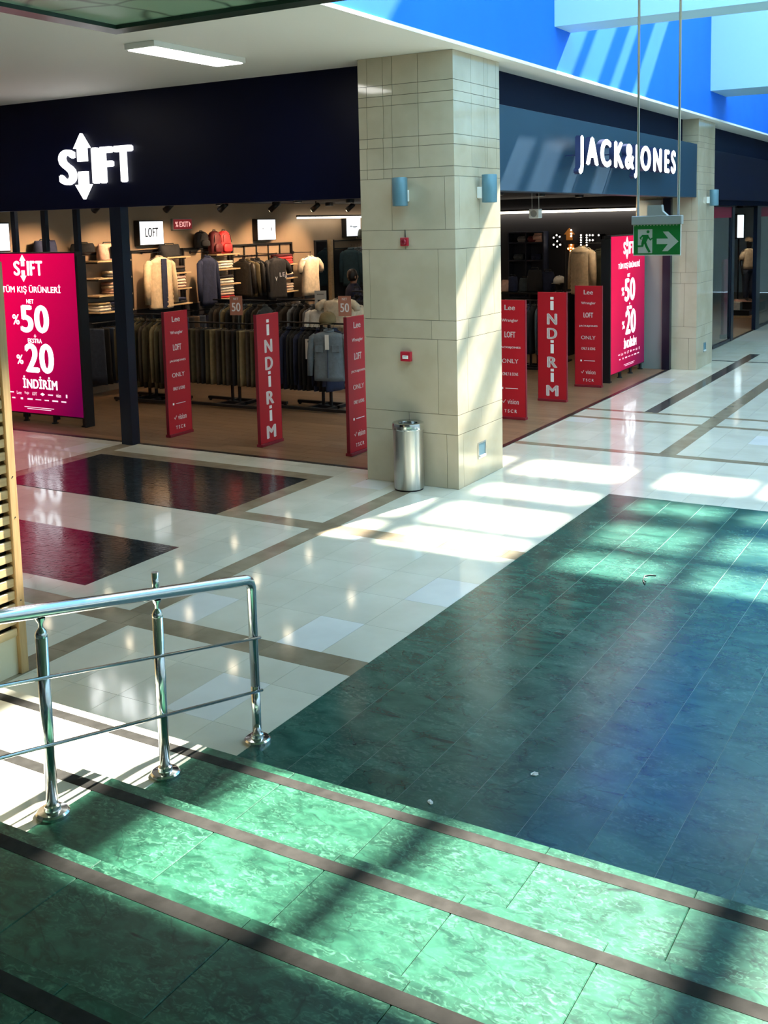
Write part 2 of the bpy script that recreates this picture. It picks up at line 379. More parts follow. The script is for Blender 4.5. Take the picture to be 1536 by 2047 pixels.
# thresholds and shop floor boards
M['thr'] = mat('dark threshold strip', (.03, .026, .026), .3, .4)
struct('trim_1', bx(-14.0, PX0, THY, THY+.07, -.02, .004), M['thr'], 'dark metal threshold strip below the left shop front')
struct('trim_2', bx(THX-.07, THX, PY1, 19.5, -.02, .004), M['thr'], 'dark metal threshold strip below the right shop front')
struct('trim_3', bx(-5.45, -5.38, 22.7, 40, -.02, .004), M['thr'], 'dark threshold strip of the far shop')
boards = []
bw, bl = .19, 1.25
shopfloor = struct('floor_shop', bx(-14.0, THX-.07, THY+.07, 22.6, -.02, -.004), M['black'], 'oak board floor of the clothes shop')
j = 0; y = THY+.07
bcache = {}
rb = random.Random(5)
blist = []
while y < 22.5:
    x = -14.0 - rb.random()*bl
    while x < THX-.07:
        a, b = max(x, -14.0), min(x+bl, THX-.07); d = min(y+bw, 22.55)
        # keep clear of the near pillar
        if b-a > .02 and d-y > .02 and not (b > PX0 and y < PY1):
            blist.append((a, b, y, d))
        elif b-a > .02 and y < PY1 and a < PX0: blist.append((a, PX0, y, d))
        elif b-a > .02 and b > PX1: pass
        x += bl
    y += bw
blist.sort(key=lambda c: -(parea(c) if inview(c) else 0))
rest = MB()
for k, (a, b, c, d) in enumerate(blist):
    if k < 260 and inview((a, b, c, d)):
        key = (round(b-a, 3), round(d-c, 3))
        if key not in bcache: bcache[key] = bx(-(b-a)/2+.0015, (b-a)/2-.0015, -(d-c)/2+.0015, (d-c)/2-.0015, -.006, 0).mesh('floorboard', M['plank'])
        place(bcache[key], 'floorboard', ((a+b)/2, (c+d)/2, 0), shopfloor)
    else: rest.box(a+.0015, b-.0015, c+.0015, d-.0015, -.006, 0)
tag(rest.build('floorboard', M['plank'], shopfloor), None, None, None, 'stuff')

# ------------------------------------------------------------------ stairs
RISE, TREAD, NOSE = .155, .667, 3.985
stairs = bpy.data.objects.new('stairs', None); COL.objects.link(stairs); stairs.location = (-3.46, NOSE, 0)
tag(stairs, 'wide shallow marble stairs with brown grip strips', None, None, 'structure')
SX0, SX1 = -8.0, 4.0
rs = random.Random(21)
for k in range(1, 10):
    z1 = RISE*k; yn = NOSE-(k-1)*TREAD; yb = yn-TREAD if k < 9 else -6.0
    st = bx(SX0, SX1, yb-.03, yn-.03, z1-RISE, z1-.03).build('step', M['greengrout'], stairs)
    # green tread slabs with overhanging nosing
    x = GX
    while x < SX1:
        l = rs.choice((.55, .62, .7)); b = min(x+l, SX1)
        bx(x+.0012, b-.0012, yb-.03, yn, z1-.03, z1, bevel=.003).build('tread_slab', M['greenstep'], st)
        x += l
    x = GX
    while x > SX0:
        a = max(x-.9, SX0)
        bx(a+.001, x-.001, yb-.03, yn, z1-.03, z1, bevel=.003).build('cream_tread_slab', M['cream'], st)
        x = a
    bx(SX0, SX1, yn-.125, yn-.06, z1-.004, z1+.0012).build('grip_strip', M['strip'], st)

# ------------------------------------------------------------------ pillars
ZR = [0, .58, .79, 1.58, 1.78, 2.52, 2.72, 3.26, 3.36, 3.58, 3.68, 4.01, 4.11, 4.22, SOF]
VL = {0: (.88,), 1: (.48,), 2: (.80,), 3: (.74,), 4: (.08, .82), 5: (.48,), 6: (.34, .90), 7: (.08, .26, .35), 8: (.08, .26, .36, .64), 9: (.09, .26, .36, .64), 10: (.09, .27, .36, .64), 11: (.09, .27, .36, .64), 12: (.09, .27, .37, .64), 13: (.10, .27, .37, .64)}
VR = {0: (.11,), 1: (.52,), 2: (.22,), 3: (.25,), 4: (.22, .52, .83), 5: (.52,), 6: (.10, .52), 7: (.50,), 8: (.37, .66, .72, .92), 9: (.37, .66, .72, .92), 10: (.37, .65, .72, .92), 11: (.37, .65, .72, .92), 12: (.37, .65, .73, .92), 13: (.37, .65, .73, .92)}
def pillar(name, x0, x1, y0, y1, label):
    t = .014
    p = struct(name, bx(x0+t, x1-t, y0+t, y1-t, 0, SOF), M['pgrout'], label)
    g = .0022
    for r in range(len(ZR)-1):
        za, zb = ZR[r]+g, ZR[r+1]-g
        fl = (0,) + VL[r] + (1,); fr = (0,) + VR[r] + (1,)
        for a, b in zip(fl, fl[1:]):
            xa, xb = x0+(x1-x0)*a, x0+(x1-x0)*b
            bx(xa+g*(a > 0), xb-g*(b < 1), y0, y0+t, za, zb).build('stone_tile', M['pillar'], p)
            bx(xa+g*(a > 0), xb-g*(b < 1), y1-t, y1, za, zb).build('stone_tile', M['pillar'], p)
        for a, b in zip(fr, fr[1:]):
            ya, yb = y0+(y1-y0)*a, y0+(y1-y0)*b
            bx(x1-t, x1, ya+(g if a > 0 else t), yb-(g if b < 1 else t), za, zb).build('stone_tile', M['pillar'], p)
            bx(x0, x0+t, ya+(g if a > 0 else t), yb-(g if b < 1 else t), za, zb).build('stone_tile', M['pillar'], p)
    return p
pil1 = pillar('pillar', PX0, PX1, PY0, PY1, 'square limestone pillar at the shop corner behind the steel bin')
pil2 = pillar('pillar', PX0, -4.91, 19.5, 20.7, 'second limestone pillar beyond the right shop opening')

# ------------------------------------------------------------------ ceiling, walls, roof
EDGE = -4.76
struct('ceiling', bx(FX0, EDGE, FY0, FY1, SOF, SOF+.035), M['white'], 'white plaster ceiling over the shop fronts')
struct('wall_upper', bx(-5.4, EDGE-.02, FY0, FY1, SOF+.035, 9.2), M['blue'], 'bright blue painted wall above the shops')
struct('wall_right', bx(7.8, 8.0, FY0, FY1, 0, 8.8), M['white'])
M['mallwall'] = mat('grey beige mall wall', (.40, .37, .33), .7); M['darkback'] = mat('darkened back wall', (.10, .085, .07), .6)
struct('wall_back', bx(FX0, FX1, -6.2, FY0, 0, 8.8), M['darkback'])  # unseen back wall, coloured dark to cut bounce light under the canopy
struct('wall_far', bx(FX0, FX1, FY1, FY1+.2, 0, 8.8), M['white'])
struct('wall_left', bx(FX0-.2, FX0, FY0, FY1, 0, 8.8), M['white'])
for k, (a, b, z0) in enumerate(((-2.6, -2.0, 5.05), (4.7, 5.25, 5.05), (12.23, 12.76, 5.05), (19.76, 20.98, 5.0), (27.3, 28.2, 5.0))):
    struct('beam', bx(EDGE-.05, 7.8, a, b, z0, 8.6), M['beam'], ('deep white beam over the back of the stairs', 'deep white beam over the stairs', 'nearer deep white beam crossing the atrium', 'farther deep white beam crossing the atrium', 'last deep white beam down the corridor')[k])
roofg = struct('ceiling_skylight', bx(EDGE-.2, 8.0, 24.6, FY1, 8.6, 8.8), M['white'], 'roof with glazing bars over the atrium')
for x, hw_ in ((-4.4, .13), (-2.97, .13), (-1.43, .22), (-.25, .10), (1.05, .13), (2.4, .13), (3.75, .13), (5.1, .13), (6.5, .13)): bx(x-hw_, x+hw_, FY0, 24.6, 8.55, 8.72).build('glazing_bar', M['white'], roofg)
for y, hw_ in [(v, .11) for v in (-1, .2, 1.4, 2.6, 6.3, 7.3, 8.3, 9.3, 10.3, 14.0, 14.95, 21.9, 22.9, 23.9)]+[(15.95, .10), (16.9, .075), (17.95, .17), (18.87, .24)]: bx(EDGE-.2, 8.0, y-hw_, y+hw_, 8.55, 8.72).build('glazing_bar', M['white'], roofg)

# ------------------------------------------------------------------ shop fronts
M['letter'] = mat('lit white letter face', (.9, .9, .9), .5, emit=(1, 1, 1), estr=1.6)
M['letterside'] = mat('navy letter return', (.02, .03, .10), .4)
struct('wall_fascia_left', bx(-14.0, PX0, THY, THY+.16, 3.08, SOF), M['navy'], 'dark navy fascia above the left shop front')
struct('wall_fascia_upper', bx(-5.42, -5.2, PY1, 19.5, 4.06, SOF), M['navydull'], 'recessed navy band above the right shop sign')
struct('wall_fascia_right', bx(-5.2, -4.93, PY1, 19.48, 3.125, 4.065, bevel=.006), M['navysign'], 'slate navy sign panel above the right shop opening')
struct('wall_fascia_far', bx(-5.2, -5.0, 20.7, FY1, 3.1, 4.03), M['navy'], 'navy sign panel of the far shop')
struct('wall_fascia_far_upper', bx(-5.42, -5.2, 20.7, FY1, 3.0, SOF), M['navydull'], 'recessed navy band above the far shop')
struct('wall_shop_left', bx(-13.7, -13.55, THY, 22.6, 0, SOF), M['beige'], 'beige side wall of the clothes shop')
struct('wall_shop_far', bx(-13.7, -5.42, 22.55, 22.7, 0, SOF), M['darkwall'], 'charcoal far wall of the clothes shop')
struct('ceiling_shop', bx(-13.7, -5.42, THY+.16, 22.55, 3.26, 3.4), M['shopceil'], 'dark navy shop ceiling')
struct('wall_far_shop_back', bx(-12.0, -11.85, 22.7, FY1, 0, 3.3), M['darkwall'])
struct('ceiling_far_shop', bx(-12.0, -5.42, 22.7, FY1, 3.05, 3.15), M['shopceil'])
struct('floor_far_shop', bx(-12.0, -5.45, 22.7, FY1, -.02, .002), M['plank'])
struct('wall_between_shops', bx(-5.6, -5.4, 20.7, 22.72, 0, 3.0), M['darkwall'])
M['glassgrey'] = mat('frosted grey panel', (.22, .25, .24), .35)
struct('wall_return_panel', bx(-5.98, -5.50, 19.43, 19.48, 0, 3.1), M['glassgrey'], 'frosted grey return panel beside the right LED display')
struct('trim_4', bx(-5.50, -5.36, 19.36, 19.49, 0, 3.125), M['navyframe'], 'navy end post of the right shop front')
struct('trim_5', bx(-9.99, -9.80, 10.10, 10.24, 0, 3.08), M['navyframe'], 'navy corner post of the left shop front')
# display window frame behind the left LED board
wf = struct('window_1', bx(-13.5, -10.76, 11.02, 11.08, 3.12, 3.24), M['navyframe'], 'navy framed display window behind the left LED display')
for x in (-12.87, -12.23, -11.58, -10.80): bx(x-.045, x+.045, 11.02, 11.08, 0, 3.12).build('mullion', M['navyframe'], wf)

# ------------------------------------------------------------------ lettering
def char_layout(s, bold, spacing=1.0):
    cu = bpy.data.curves.new('t', 'FONT'); cu.resolution_u = 2; cu.space_character = spacing+bold*1.6
    ob = bpy.data.objects.new('t', cu); out = []
    def ext(t):
        cu.body = t; me = bpy.data.meshes.new_from_object(ob)
        xs = [v.co.x for v in me.vertices]; ys = [v.co.y for v in me.vertices]
        return min(xs), max(xs), min(ys), max(ys)
    for i, ch in enumerate(s):
        if ch == ' ': continue
        a = ext(ch); b = ext(s[:i+1]); out.append((ch, b[1]-(a[1]-a[0]), b[1], a[2], a[3]))
    bpy.data.objects.remove(ob); bpy.data.curves.remove(cu)
    x0 = min(o[1] for o in out); x1 = max(o[2] for o in out); y0 = min(o[3] for o in out); y1 = max(o[4] for o in out)
    return [(c, (a-x0)/(x1-x0), (b-x0)/(x1-x0), (p-y0)/(y1-y0), (q-y0)/(y1-y0)) for c, a, b, p, q in out]

def arrow_poly(cx, z0, z1, w, up):
    """arrow from the stem end z0 to the tip z1"""
    s = w*.27; hz = z0+(z1-z0)*.47
    return [(cx-s, z0), (cx-s, hz), (cx-w/2, hz), (cx, z1), (cx+w/2, hz), (cx+s, hz), (cx+s, z0)]
def shift_logo(parent, w, depth, y, zc, mat_, bold=.035, xoff=0):
    h = w*.355; L = []
    for ch, a, b in (('S', 0, .224), ('I', .468, .545), ('F', .574, .738), ('T', .766, 1.0)):
        m = text_mb(ch, (b-a)*w, h, depth, bold); m.xf(Matrix.Translation((xoff+((a+b)/2-.5)*w, y, zc))); L.append(m.build('letter', mat_, parent, world=False))
    cx = xoff+(.328-.5)*w; ah = w*.655
    for up in (1, -1):
        m = MB().prism(arrow_poly(cx, zc+up*.05*w, zc+up*ah/2, .212*w, up), y-depth/2-.0005, y+depth/2); L.append(m.build('arrow', mat_, parent, world=False))
    return L

sg = thing('shop_sign', (-10.255, 10.165, 3.62), 'lit white shop logo with up and down arrows on the left navy fascia', 'sign')
shift_logo(sg, 1.29, .05, 0, 0, M['letter'])
for dx in (-.5, .49): bx(-10.255+dx-.015, -10.255+dx+.015, 10.185, THY, 3.60, 3.64).build('standoff', M['letterside'], sg)

jj = thing('shop_sign', (-4.74, 15.05, 3.59), 'lit white block letter sign on the slate navy panel right of the pillar', 'sign', rz=PI/2)
JW, JH = 4.42, .485
for ch, a, b, p, q in char_layout('JACK&JONES', .065):
    cxx = ((a+b)/2-.5)*JW; czz = ((p+q)/2-.5)*JH
    m = text_mb(ch, (b-a)*JW, (q-p)*JH, .07, .065); m.xf(Matrix.Translation((cxx, 0, czz)))
    lt = m.build('letter', M['letterside'], jj, world=False)
    f = text_mb(ch, (b-a)*JW*.995, (q-p)*JH*.995, .004, .065); f.xf(Matrix.Translation((cxx, -.036, czz))); f.build('letter_face', M['letter'], lt, world=False)
    px_ = cxx + {'J': .3, 'C': -.4, 'K': -.38, 'O': -.42, 'N': -.4, 'E': -.38}.get(ch, 0)*(b-a)*JW
    bx(px_-.008, px_+.008, .03, .19, czz-.008, czz+.008).build('standoff_pin', M['letterside'], lt, world=False)

# ------------------------------------------------------------------ LED displays
def led_mat():
    m = mat('magenta LED screen', (.02, .0, .01), .3, spec=.12); nt = m.node_tree; N = nt.nodes; L = nt.links; b = N['Principled BSDF']
    tc = N.new('ShaderNodeTexCoord'); sp = N.new('ShaderNodeSeparateXYZ'); L.new(tc.outputs['Generated'], sp.inputs[0])
    a = N.new('ShaderNodeMath'); a.operation = 'SUBTRACT'; L.new(sp.outputs['Z'], a.inputs[0]); L.new(sp.outputs['X'], a.inputs[1])
    r = N.new('ShaderNodeValToRGB'); e = r.color_ramp.elements; e[0].position = .05; e[0].color = (.13, .0, .045, 1); e[1].position = .72; e[1].color = (.82, .0, .075, 1)
    ma = N.new('ShaderNodeMath'); ma.operation = 'MULTIPLY_ADD'; L.new(a.outputs[0], ma.inputs[0]); ma.inputs[1].default_value = .5; ma.inputs[2].default_value = .5
    L.new(ma.outputs[0], r.inputs['Fac']); L.new(r.outputs['Color'], b.inputs['Emission Color']); b.inputs['Emission Strength'].default_value = .95
    return m
M['led'] = led_mat()
M['ledtext'] = mat('lit white screen text', (.1, .1, .1), .4, emit=(1, .93, 1), estr=2.0)
M['ledtext2'] = mat('lit pink small text', (.1, .05, .05), .4, emit=(1, .72, .85), estr=1.1)
def led(loc, rz, label):
    t = thing('led_display', loc, label, 'display', 'free standing LED sale displays', rz)
    W2, z0, z1 = .945, .14, 2.48
    bx(-W2-.02, W2+.02, .004, .12, z0-.02, z1+.02, bevel=.006).build('housing', M['black'], t, world=False)
    bx(-W2, W2, 0, .02, z0, z1).build('screen', M['led'], t, world=False)
    for x in (-.88, -.3, .3, .9): MB().tube([(x, .06, 0), (x, .06, z0)], .028, 10).lathe([(.05, 0), (.05, .012), (.028, .02)], (x, .06, 0), 12).build('leg', M['black'], t, world=False)
    bx(.96, 1.0, .0, .16, 0, 2.44).build('side_post', M['black'], t, world=False) if rz == 0 else bx(-1.0, -.96, .0, .16, 0, 2.44).build('side_post', M['black'], t, world=False)
    scr = t
    def tx(s, w, h, x, z, m_='ledtext', bold=.02):
        m = text_mb(s, w, h, 0, bold); m.xf(Matrix.Translation((x, -.003, z))); m.build('screen_text', M[m_], t, world=False)
    shift_logo(t, .60, .002, -.003, 2.27, M['ledtext'], .04)
    tx('TÜM KIŞ ÜRÜNLERİ', 1.22, .145, .03, 1.965)
    tx('NET', .15, .06, -.0, 1.79); tx('50', .60, .41, .07, 1.535, bold=.045); tx('%', .15, .15, -.32, 1.52)
    tx('+', .05, .05, .06, 1.285); tx('EKSTRA', .29, .065, .05, 1.215); tx('20', .60, .44, .12, .96, bold=.045); tx('%', .14, .14, -.29, .93)
    tx('İNDİRİM', .72, .185, .10, .60, bold=.04)
    for k, s in enumerate(('-', 'Lee', 'Wrangler', 'LOFT', '◆', '-', 'vision', '-')): tx(s, .10 if k < 7 else .03, .018 if s == '-' and k < 7 else .05, -.52+k*.165, .43, 'ledtext2', .01)
    for k, s in enumerate('-------'): tx(s, (.07, .05, .11, .12, .09, .12, .10)[k], (.02, .03, .024, .014, .016, .022, .02)[k], -.48+k*.175, .345, 'ledtext2', .01)
    for k, w in enumerate((.62, .5)): tx('-', w, .009, .05, .225-k*.025, 'ledtext2', 0)
    return t
led((-12.30, 10.75, 0), 0, 'large magenta LED sale display behind the wooden slat screen')
led((-5.83, 18.42, 0), PI/2, 'large magenta LED sale display behind the hanging exit sign')

# ------------------------------------------------------------------ red standees
def standee(loc, rz, label, kind):
    t = thing('sale_standee', loc, label, 'standee', 'red sale standees at the shop entrance', rz)
    w, h = .232, 1.69
    bx(-w, w, -.02, .02, .035, h, bevel=.003).build('board', M['red'], t, world=False)
    bx(-w-.004, w+.004, -.045, .045, 0, .036, bevel=.004).build('foot', M['redside'], t, world=False)
    bx(-w-.004, -w+.003, -.022, .022, .036, h+.004).build('edge_trim', M['redside'], t, world=False); bx(w-.003, w+.004, -.022, .022, .036, h+.004).build('edge_trim', M['redside'], t, world=False)
    def tx(s, ww, hh, z, bold=.01, x=0):
        m = text_mb(s, ww, hh, .002, bold); m.xf(Matrix.Translation((x, -.0212, z))); m.build('print', M['inkwhite'], t, world=False)
    if kind == 'sale':
        for k, (ch, hh) in enumerate((('İ', .22), ('N', .17), ('D', .17), ('İ', .22), ('R', .17), ('İ', .22), ('M', .17))):
            zc_ = 1.50-k*.222
            if ch == 'İ':
                bx(-.026, .026, -.0222, -.0202, zc_-.085, zc_+.055).build('print', M['inkwhite'], t, world=False); bx(-.026, .026, -.0222, -.0202, zc_+.078, zc_+.118).build('print', M['inkwhite'], t, world=False)
            else: tx(ch, .20 if ch == 'M' else .165, hh, zc_, .045)
    else:
        for s, ww, hh, z, bo in (('Lee', .16, .075, 1.585, .02), ('Wrangler', .25, .055, 1.40, .02), ('LOFT', .165, .085, 1.205, .03), ('JACK&JONES', .32, .035, 1.02, .03), ('ONLY', .25, .06, .83, .01), ('ONLY & SONS', .24, .045, .645, .02), ('▪', .028, .028, .44, 0), ('-', .19, .008, .44, 0), ('✓ vision', .25, .07, .25, .01), ('T S C R', .19, .045, .115, 0)):
            tx(s, ww, hh, z, bo, -.125 if s == '▪' else .02 if s == '-' else 0)
    return t
standee((-9.71, 10.92, 0), PI/2, 'red brand list standee nearest the navy corner post', 'brand')
standee((-8.18, 10.92, 0), PI/2, 'red standee with vertical white sale letters left of the pillar', 'sale')
standee((-6.85, 10.94, 0), PI/2, 'red brand list standee half hidden by the left edge of the pillar', 'brand')
standee((-6.05, 13.76, 0), 0, 'red brand list standee just right of the pillar', 'brand')
standee((-6.06, 15.38, 0), 0, 'red standee with vertical white sale letters right of the pillar', 'sale')
standee((-6.04, 16.95, 0), 0, 'red brand list standee beside the right LED display', 'brand')

# ------------------------------------------------------------------ pillar fittings
def sconce(loc, rz, label):
    t = thing('sconce_lamp', loc, label, 'wall light', 'cylindrical wall lights on the pillars', rz)
    MB().lathe([(.066, -.145), (.078, -.145), (.08, -.14), (.08, .14), (.078, .145), (.066, .145)], (0, -.13, 0), 24).build('cylinder', M['teal'], t, world=False)
    bx(-.04, .04, -.07, 0, -.10, .02, bevel=.006).build('bracket', M['plastic'], t, world=False)
    for s in (-1, 1): MB().lathe([(.060, s*.1455), (.060, s*.148)], (0, -.13, 0), 20).build('lens', M['glassgrey'], t, world=False)
    return t
sconce((-5.485, PY0, 3.115), 0, 'blue grey cylinder wall light on the near pillar above the red siren')
sconce((PX1, 10.38, 3.135), PI/2, 'blue grey cylinder wall light on the sunlit side of the near pillar')
sconce((-4.91, 20.15, 3.12), PI/2, 'blue grey cylinder wall light on the far pillar')
t = thing('alarm_siren', (-5.505, PY0, 2.60), 'small red alarm siren on the pillar below the wall light', 'siren')
bx(-.045, .045, -.035, 0, -.045, .045, bevel=.008, seg=2).build('housing', M['alarmred'], t, world=False)
MB().lathe([(.034, -.036), (.034, -.05), (.026, -.06), (.012, -.06), (.01, -.052)], (0, 0, 0), 20, 'Y').build('sounder', M['redside'], t, world=False)
MB().tube([(0, -.004, .04), (0, -.004, .125)], .004, 8).build('conduit', M['black'], t, world=False)
t = thing('fire_alarm_button', (-5.51, PY0, 1.39), 'red fire alarm call point on the pillar above the bin', 'alarm button')
bx(-.062, .062, -.045, 0, -.052, .052, bevel=.007, seg=2).build('housing', M['alarmred'], t, world=False)
bx(-.034, .034, -.049, -.044, -.024, .012, bevel=.002).build('press_plate', M['plastic'], t, world=False)
bx(-.022, .022, -.0505, -.0485, -.003, .001).build('plate_line', M['black'], t, world=False)
for i, (x, y, z, sc, lab) in enumerate(((PX1, 10.39, .32, 1, 'recessed steel socket box low on the sunlit side of the pillar'), (-4.91, 20.12, .36, 1, 'recessed socket box low on the far pillar'))):
    t = thing('socket_box', (x, y, z), lab, 'socket box', rz=PI/2)
    m = MB()
    for a in ((-.10, .10, -.006, .0, .075, .09), (-.10, .10, -.006, 0, -.09, -.075), (-.10, -.082, -.006, 0, -.075, .075), (.082, .10, -.006, 0, -.075, .075)): m.box(*a)
    m.build('frame', M['steel'], t, world=False)
    bx(-.08, .08, -.002, .0, -.073, .073).build('flap', M['teal'], t, world=False)
    bx(-.07, .07, -.02, -.002, -.073, -.055).build('lip', M['plastic'], t, world=False)

# ------------------------------------------------------------------ bin
tc_ = ony(818.5, 970, 9.64)
t = thing('litter_bin', (tc_.x, 9.64, 0), 'round brushed steel litter bin standing against the pillar', 'bin')
MB().lathe([(.148, .012), (.158, .018), (.158, .655), (.150, .655), (.150, .03), (.02, .03)], (0, 0, 0), 40).build('body', M['steel'], t, world=False)
MB().lathe([(.150, 0), (.150, .016), (.140, .02)], (0, 0, 0), 40).build('base_ring', M['black'], t, world=False)
MB().lathe([(.160, .648), (.165, .66), (.165, .695), (.158, .712), (.138, .715), (.105, .70), (.098, .66), (.094, .66), (.10, .71), (.14, .722), (.164, .716), (.168, .695), (.168, .655)], (0, 0, 0), 40).build('rim', M['chrome'], t, world=False)
MB().lathe([(.10, .60), (.10, .602)], (0, 0, 0), 24).build('liner', M['black'], t, world=False)
bx(-.10, .10, -.012, .012, .690, .700).build('ash_bar', M['chrome'], t, world=False)

# ------------------------------------------------------------------ railing
rl = thing('stair_railing', (GX, 4.38, 0), 'polished steel stair railing with three posts and two thin rails', 'railing')
HR = .031
path = [(GX, 4.40, .30), (GX, 4.40, .86)]
for a in range(1, 8):
    th = a/8*(PI/2+.2); path.append((GX, 4.40-.07*(1-math.cos(th)), .86+.07*math.sin(th)))
sl = -.213
yy = path[-1][1]; zz = path[-1][2]
path += [(GX, 4.2, zz+(yy-4.2)*.213), (GX, 3.0, zz+(yy-3.0)*.213), (GX, .6, zz+(yy-.6)*.213)]
hz0 = lambda y: zz+(yy-y)*.213
MB().tube(path, [.0255]*2+[.0265]*2+[.029]*5+[HR]*3, 20).build('handrail', M['chrome'], rl)
def flange(par, y, z):
    MB().lathe([(.072, z), (.072, z+.014), (.064, z+.022), (.036, z+.026), (.034, z+.045), (.026, z+.050)], (GX, y, 0), 28).build('base_flange', M['chrome'], par)
pe = MB().tube([(GX, 4.40, .02), (GX, 4.40, .32)], .0255, 20).build('post', M['chrome'], rl); flange(pe, 4.40, 0)
for y, k in ((3.67, 1), (2.97, 2), (2.27, 3), (1.6, 4)):
    zb = RISE*k; zt = hz0(y)-HR-.07
    p = MB().tube([(GX, y, zb+.01), (GX, y, zt)], .0255, 20).build('post', M['chrome'], rl); flange(p, y, zb)
    MB().lathe([(.0265, zt-.012), (.0265, zt), (.022, zt+.012), (.010, zt+.028), (.010, zt+.045), (.020, zt+.062), (.022, zt+.072)], (GX, y, 0), 18).build('saddle', M['chrome'], p)
MB().tube([(GX-.002, 3.67, hz0(3.67)), (GX-.002, 3.67, hz0(3.67)+.105)], .017, 14).build('stub_pin', M['chrome'], rl)
for za in (.585, .285):
    MB().tube([(GX+.022, 4.43, za), (GX+.022, .6, za+3.83*.238)], .0085, 10).build('thin_rail', M['chrome'], rl)

# ------------------------------------------------------------------ wooden slat screen
sc = thing('slat_screen', (-5.37, 4.46, 0), 'tall pale wooden slat screen at the left edge behind the railing', 'screen')
Y0, Y1, XS = 2.6, 4.47, -5.40
bx(XS-.02, XS+.06, Y1-.06, Y1, 0, 2.62, bevel=.004).build('end_post', M['oakpost'], sc)
bx(XS-.02, XS+.06, Y0, Y0+.06, 0, 2.62, bevel=.004).build('end_post', M['oakpost'], sc)
bx(XS+.0, XS+.03, Y0+.06, Y1-.06, 0, .245).build('base_panel', M['ply'], sc)
z = .25; k = 0
sm = bx(-.011, .011, -(Y1-Y0-.12)/2, (Y1-Y0-.12)/2, 0, .053, bevel=.003).mesh('slat', M['oak'])
while z < 2.56:
    place(sm, 'slat', (XS+.035+.0-(-5.37), (Y0+Y1)/2-4.46, z), sc); z += .0815
bx(XS-.02, XS-.012, Y0+.06, Y1-.06, .25, 2.6).build('backing', M['black'], sc)
for zz_ in (.48, 1.02, 1.28): MB().lathe([(.0045, 0), (.0045, .002)], (XS+.0598, Y1-.03, zz_), 8, 'X').build('screw_head', M['black'], sc)

# ------------------------------------------------------------------ ceiling panel light, hanging green canopy
M['panel_lamp'] = mat('lit diffuser', (.9, .9, .9), .5, emit=(1, .97, .92), estr=12.0)
for x, y, lab in ((-7.04, 8.29, 'long rectangular lit panel light on the white ceiling'), (-10.9, 8.29, 'added unseen panel light on the ceiling beyond the left picture edge'), (-7.04, 3.3, 'added unseen panel light on the ceiling above the slat screen')):  # second and third panels are added out of view to brighten floor and ceiling
    t = thing('ceiling_light', (x, y, SOF), lab, 'ceiling light', 'panel lights on the white ceiling')
    bx(-.185, .185, -.68, .68, -.055, 0, bevel=.004).build('housing', M['plastic'], t, world=False)
    bx(-.165, .165, -.65, .65, -.062, -.054).build('diffuser', M['panel_lamp'], t, world=False)
def canopy_mat():
    m = mat('green canopy with dark branch lines', (.26, .42, .31), .35); nt = m.node_tree; N = nt.nodes; L = nt.links; b = N['Principled BSDF']
    g = N.new('ShaderNodeNewGeometry'); nz = N.new('ShaderNodeTexNoise'); nz.inputs['Scale'].default_value = 1.1; nz.inputs['Detail'].default_value = 2; L.new(g.outputs['Position'], nz.inputs['Vector'])
    mx = N.new('ShaderNodeMix'); mx.data_type = 'VECTOR'; mx.inputs['Factor'].default_value = .35; L.new(g.outputs['Position'], mx.inputs['A']); L.new(nz.outputs['Color'], mx.inputs['B'])
    v = N.new('ShaderNodeTexVoronoi'); v.feature = 'DISTANCE_TO_EDGE'; v.inputs['Scale'].default_value = 2.6; L.new(mx.outputs['Result'], v.inputs['Vector'])
    r = N.new('ShaderNodeValToRGB'); e = r.color_ramp.elements; e[0].position = .0; e[0].color = (.07, .13, .09, 1); e[1].position = .055; e[1].color = (.26, .42, .31, 1)
    L.new(v.outputs['Distance'], r.inputs['Fac']); L.new(r.outputs['Color'], b.inputs['Base Color']); return m
M['canopy'] = canopy_mat(); M['canopyframe'] = mat('dark green frame', (.012, .035, .026), .3)
cz = 4.28; cc = onz(232, 69, cz)
t = thing('ceiling_canopy', (cc.x, cc.y, cz), 'dark green framed canopy panel hanging below the ceiling at the top left', 'canopy')
CX1, CY0 = 4.5, -4.0
fw_ = .16
bx(cc.x, CX1, cc.y-fw_, cc.y, cz, cz+.10).build('frame_bar', M['canopyframe'], t); bx(cc.x, cc.x+fw_, CY0, cc.y-fw_, cz, cz+.10).build('frame_bar', M['canopyframe'], t)
bx(CX1-fw_, CX1, CY0, cc.y-fw_, cz, cz+.10).build('frame_bar', M['canopyframe'], t); bx(cc.x+fw_, CX1-fw_, CY0, CY0+fw_, cz, cz+.10).build('frame_bar', M['canopyframe'], t)
bx(cc.x+fw_, CX1-fw_, CY0+fw_, cc.y-fw_, cz+.03, cz+.09).build('panel', M['canopy'], t)
bx(cc.x-.02, CX1, cc.y, cc.y+.02, cz+.01, cz+.1).build('edge_strip', M['greyplastic'], t); bx(cc.x-.02, cc.x, CY0, cc.y, cz+.01, cz+.1).build('edge_strip', M['greyplastic'], t)
for x, y in ((-5.6, 5.6), (-5.6, 1.0), (-5.6, -3)): MB().tube([(x, y, cz+.1), (x, y, SOF)], .012, 8).build('hanger_rod', M['greyplastic'], t)

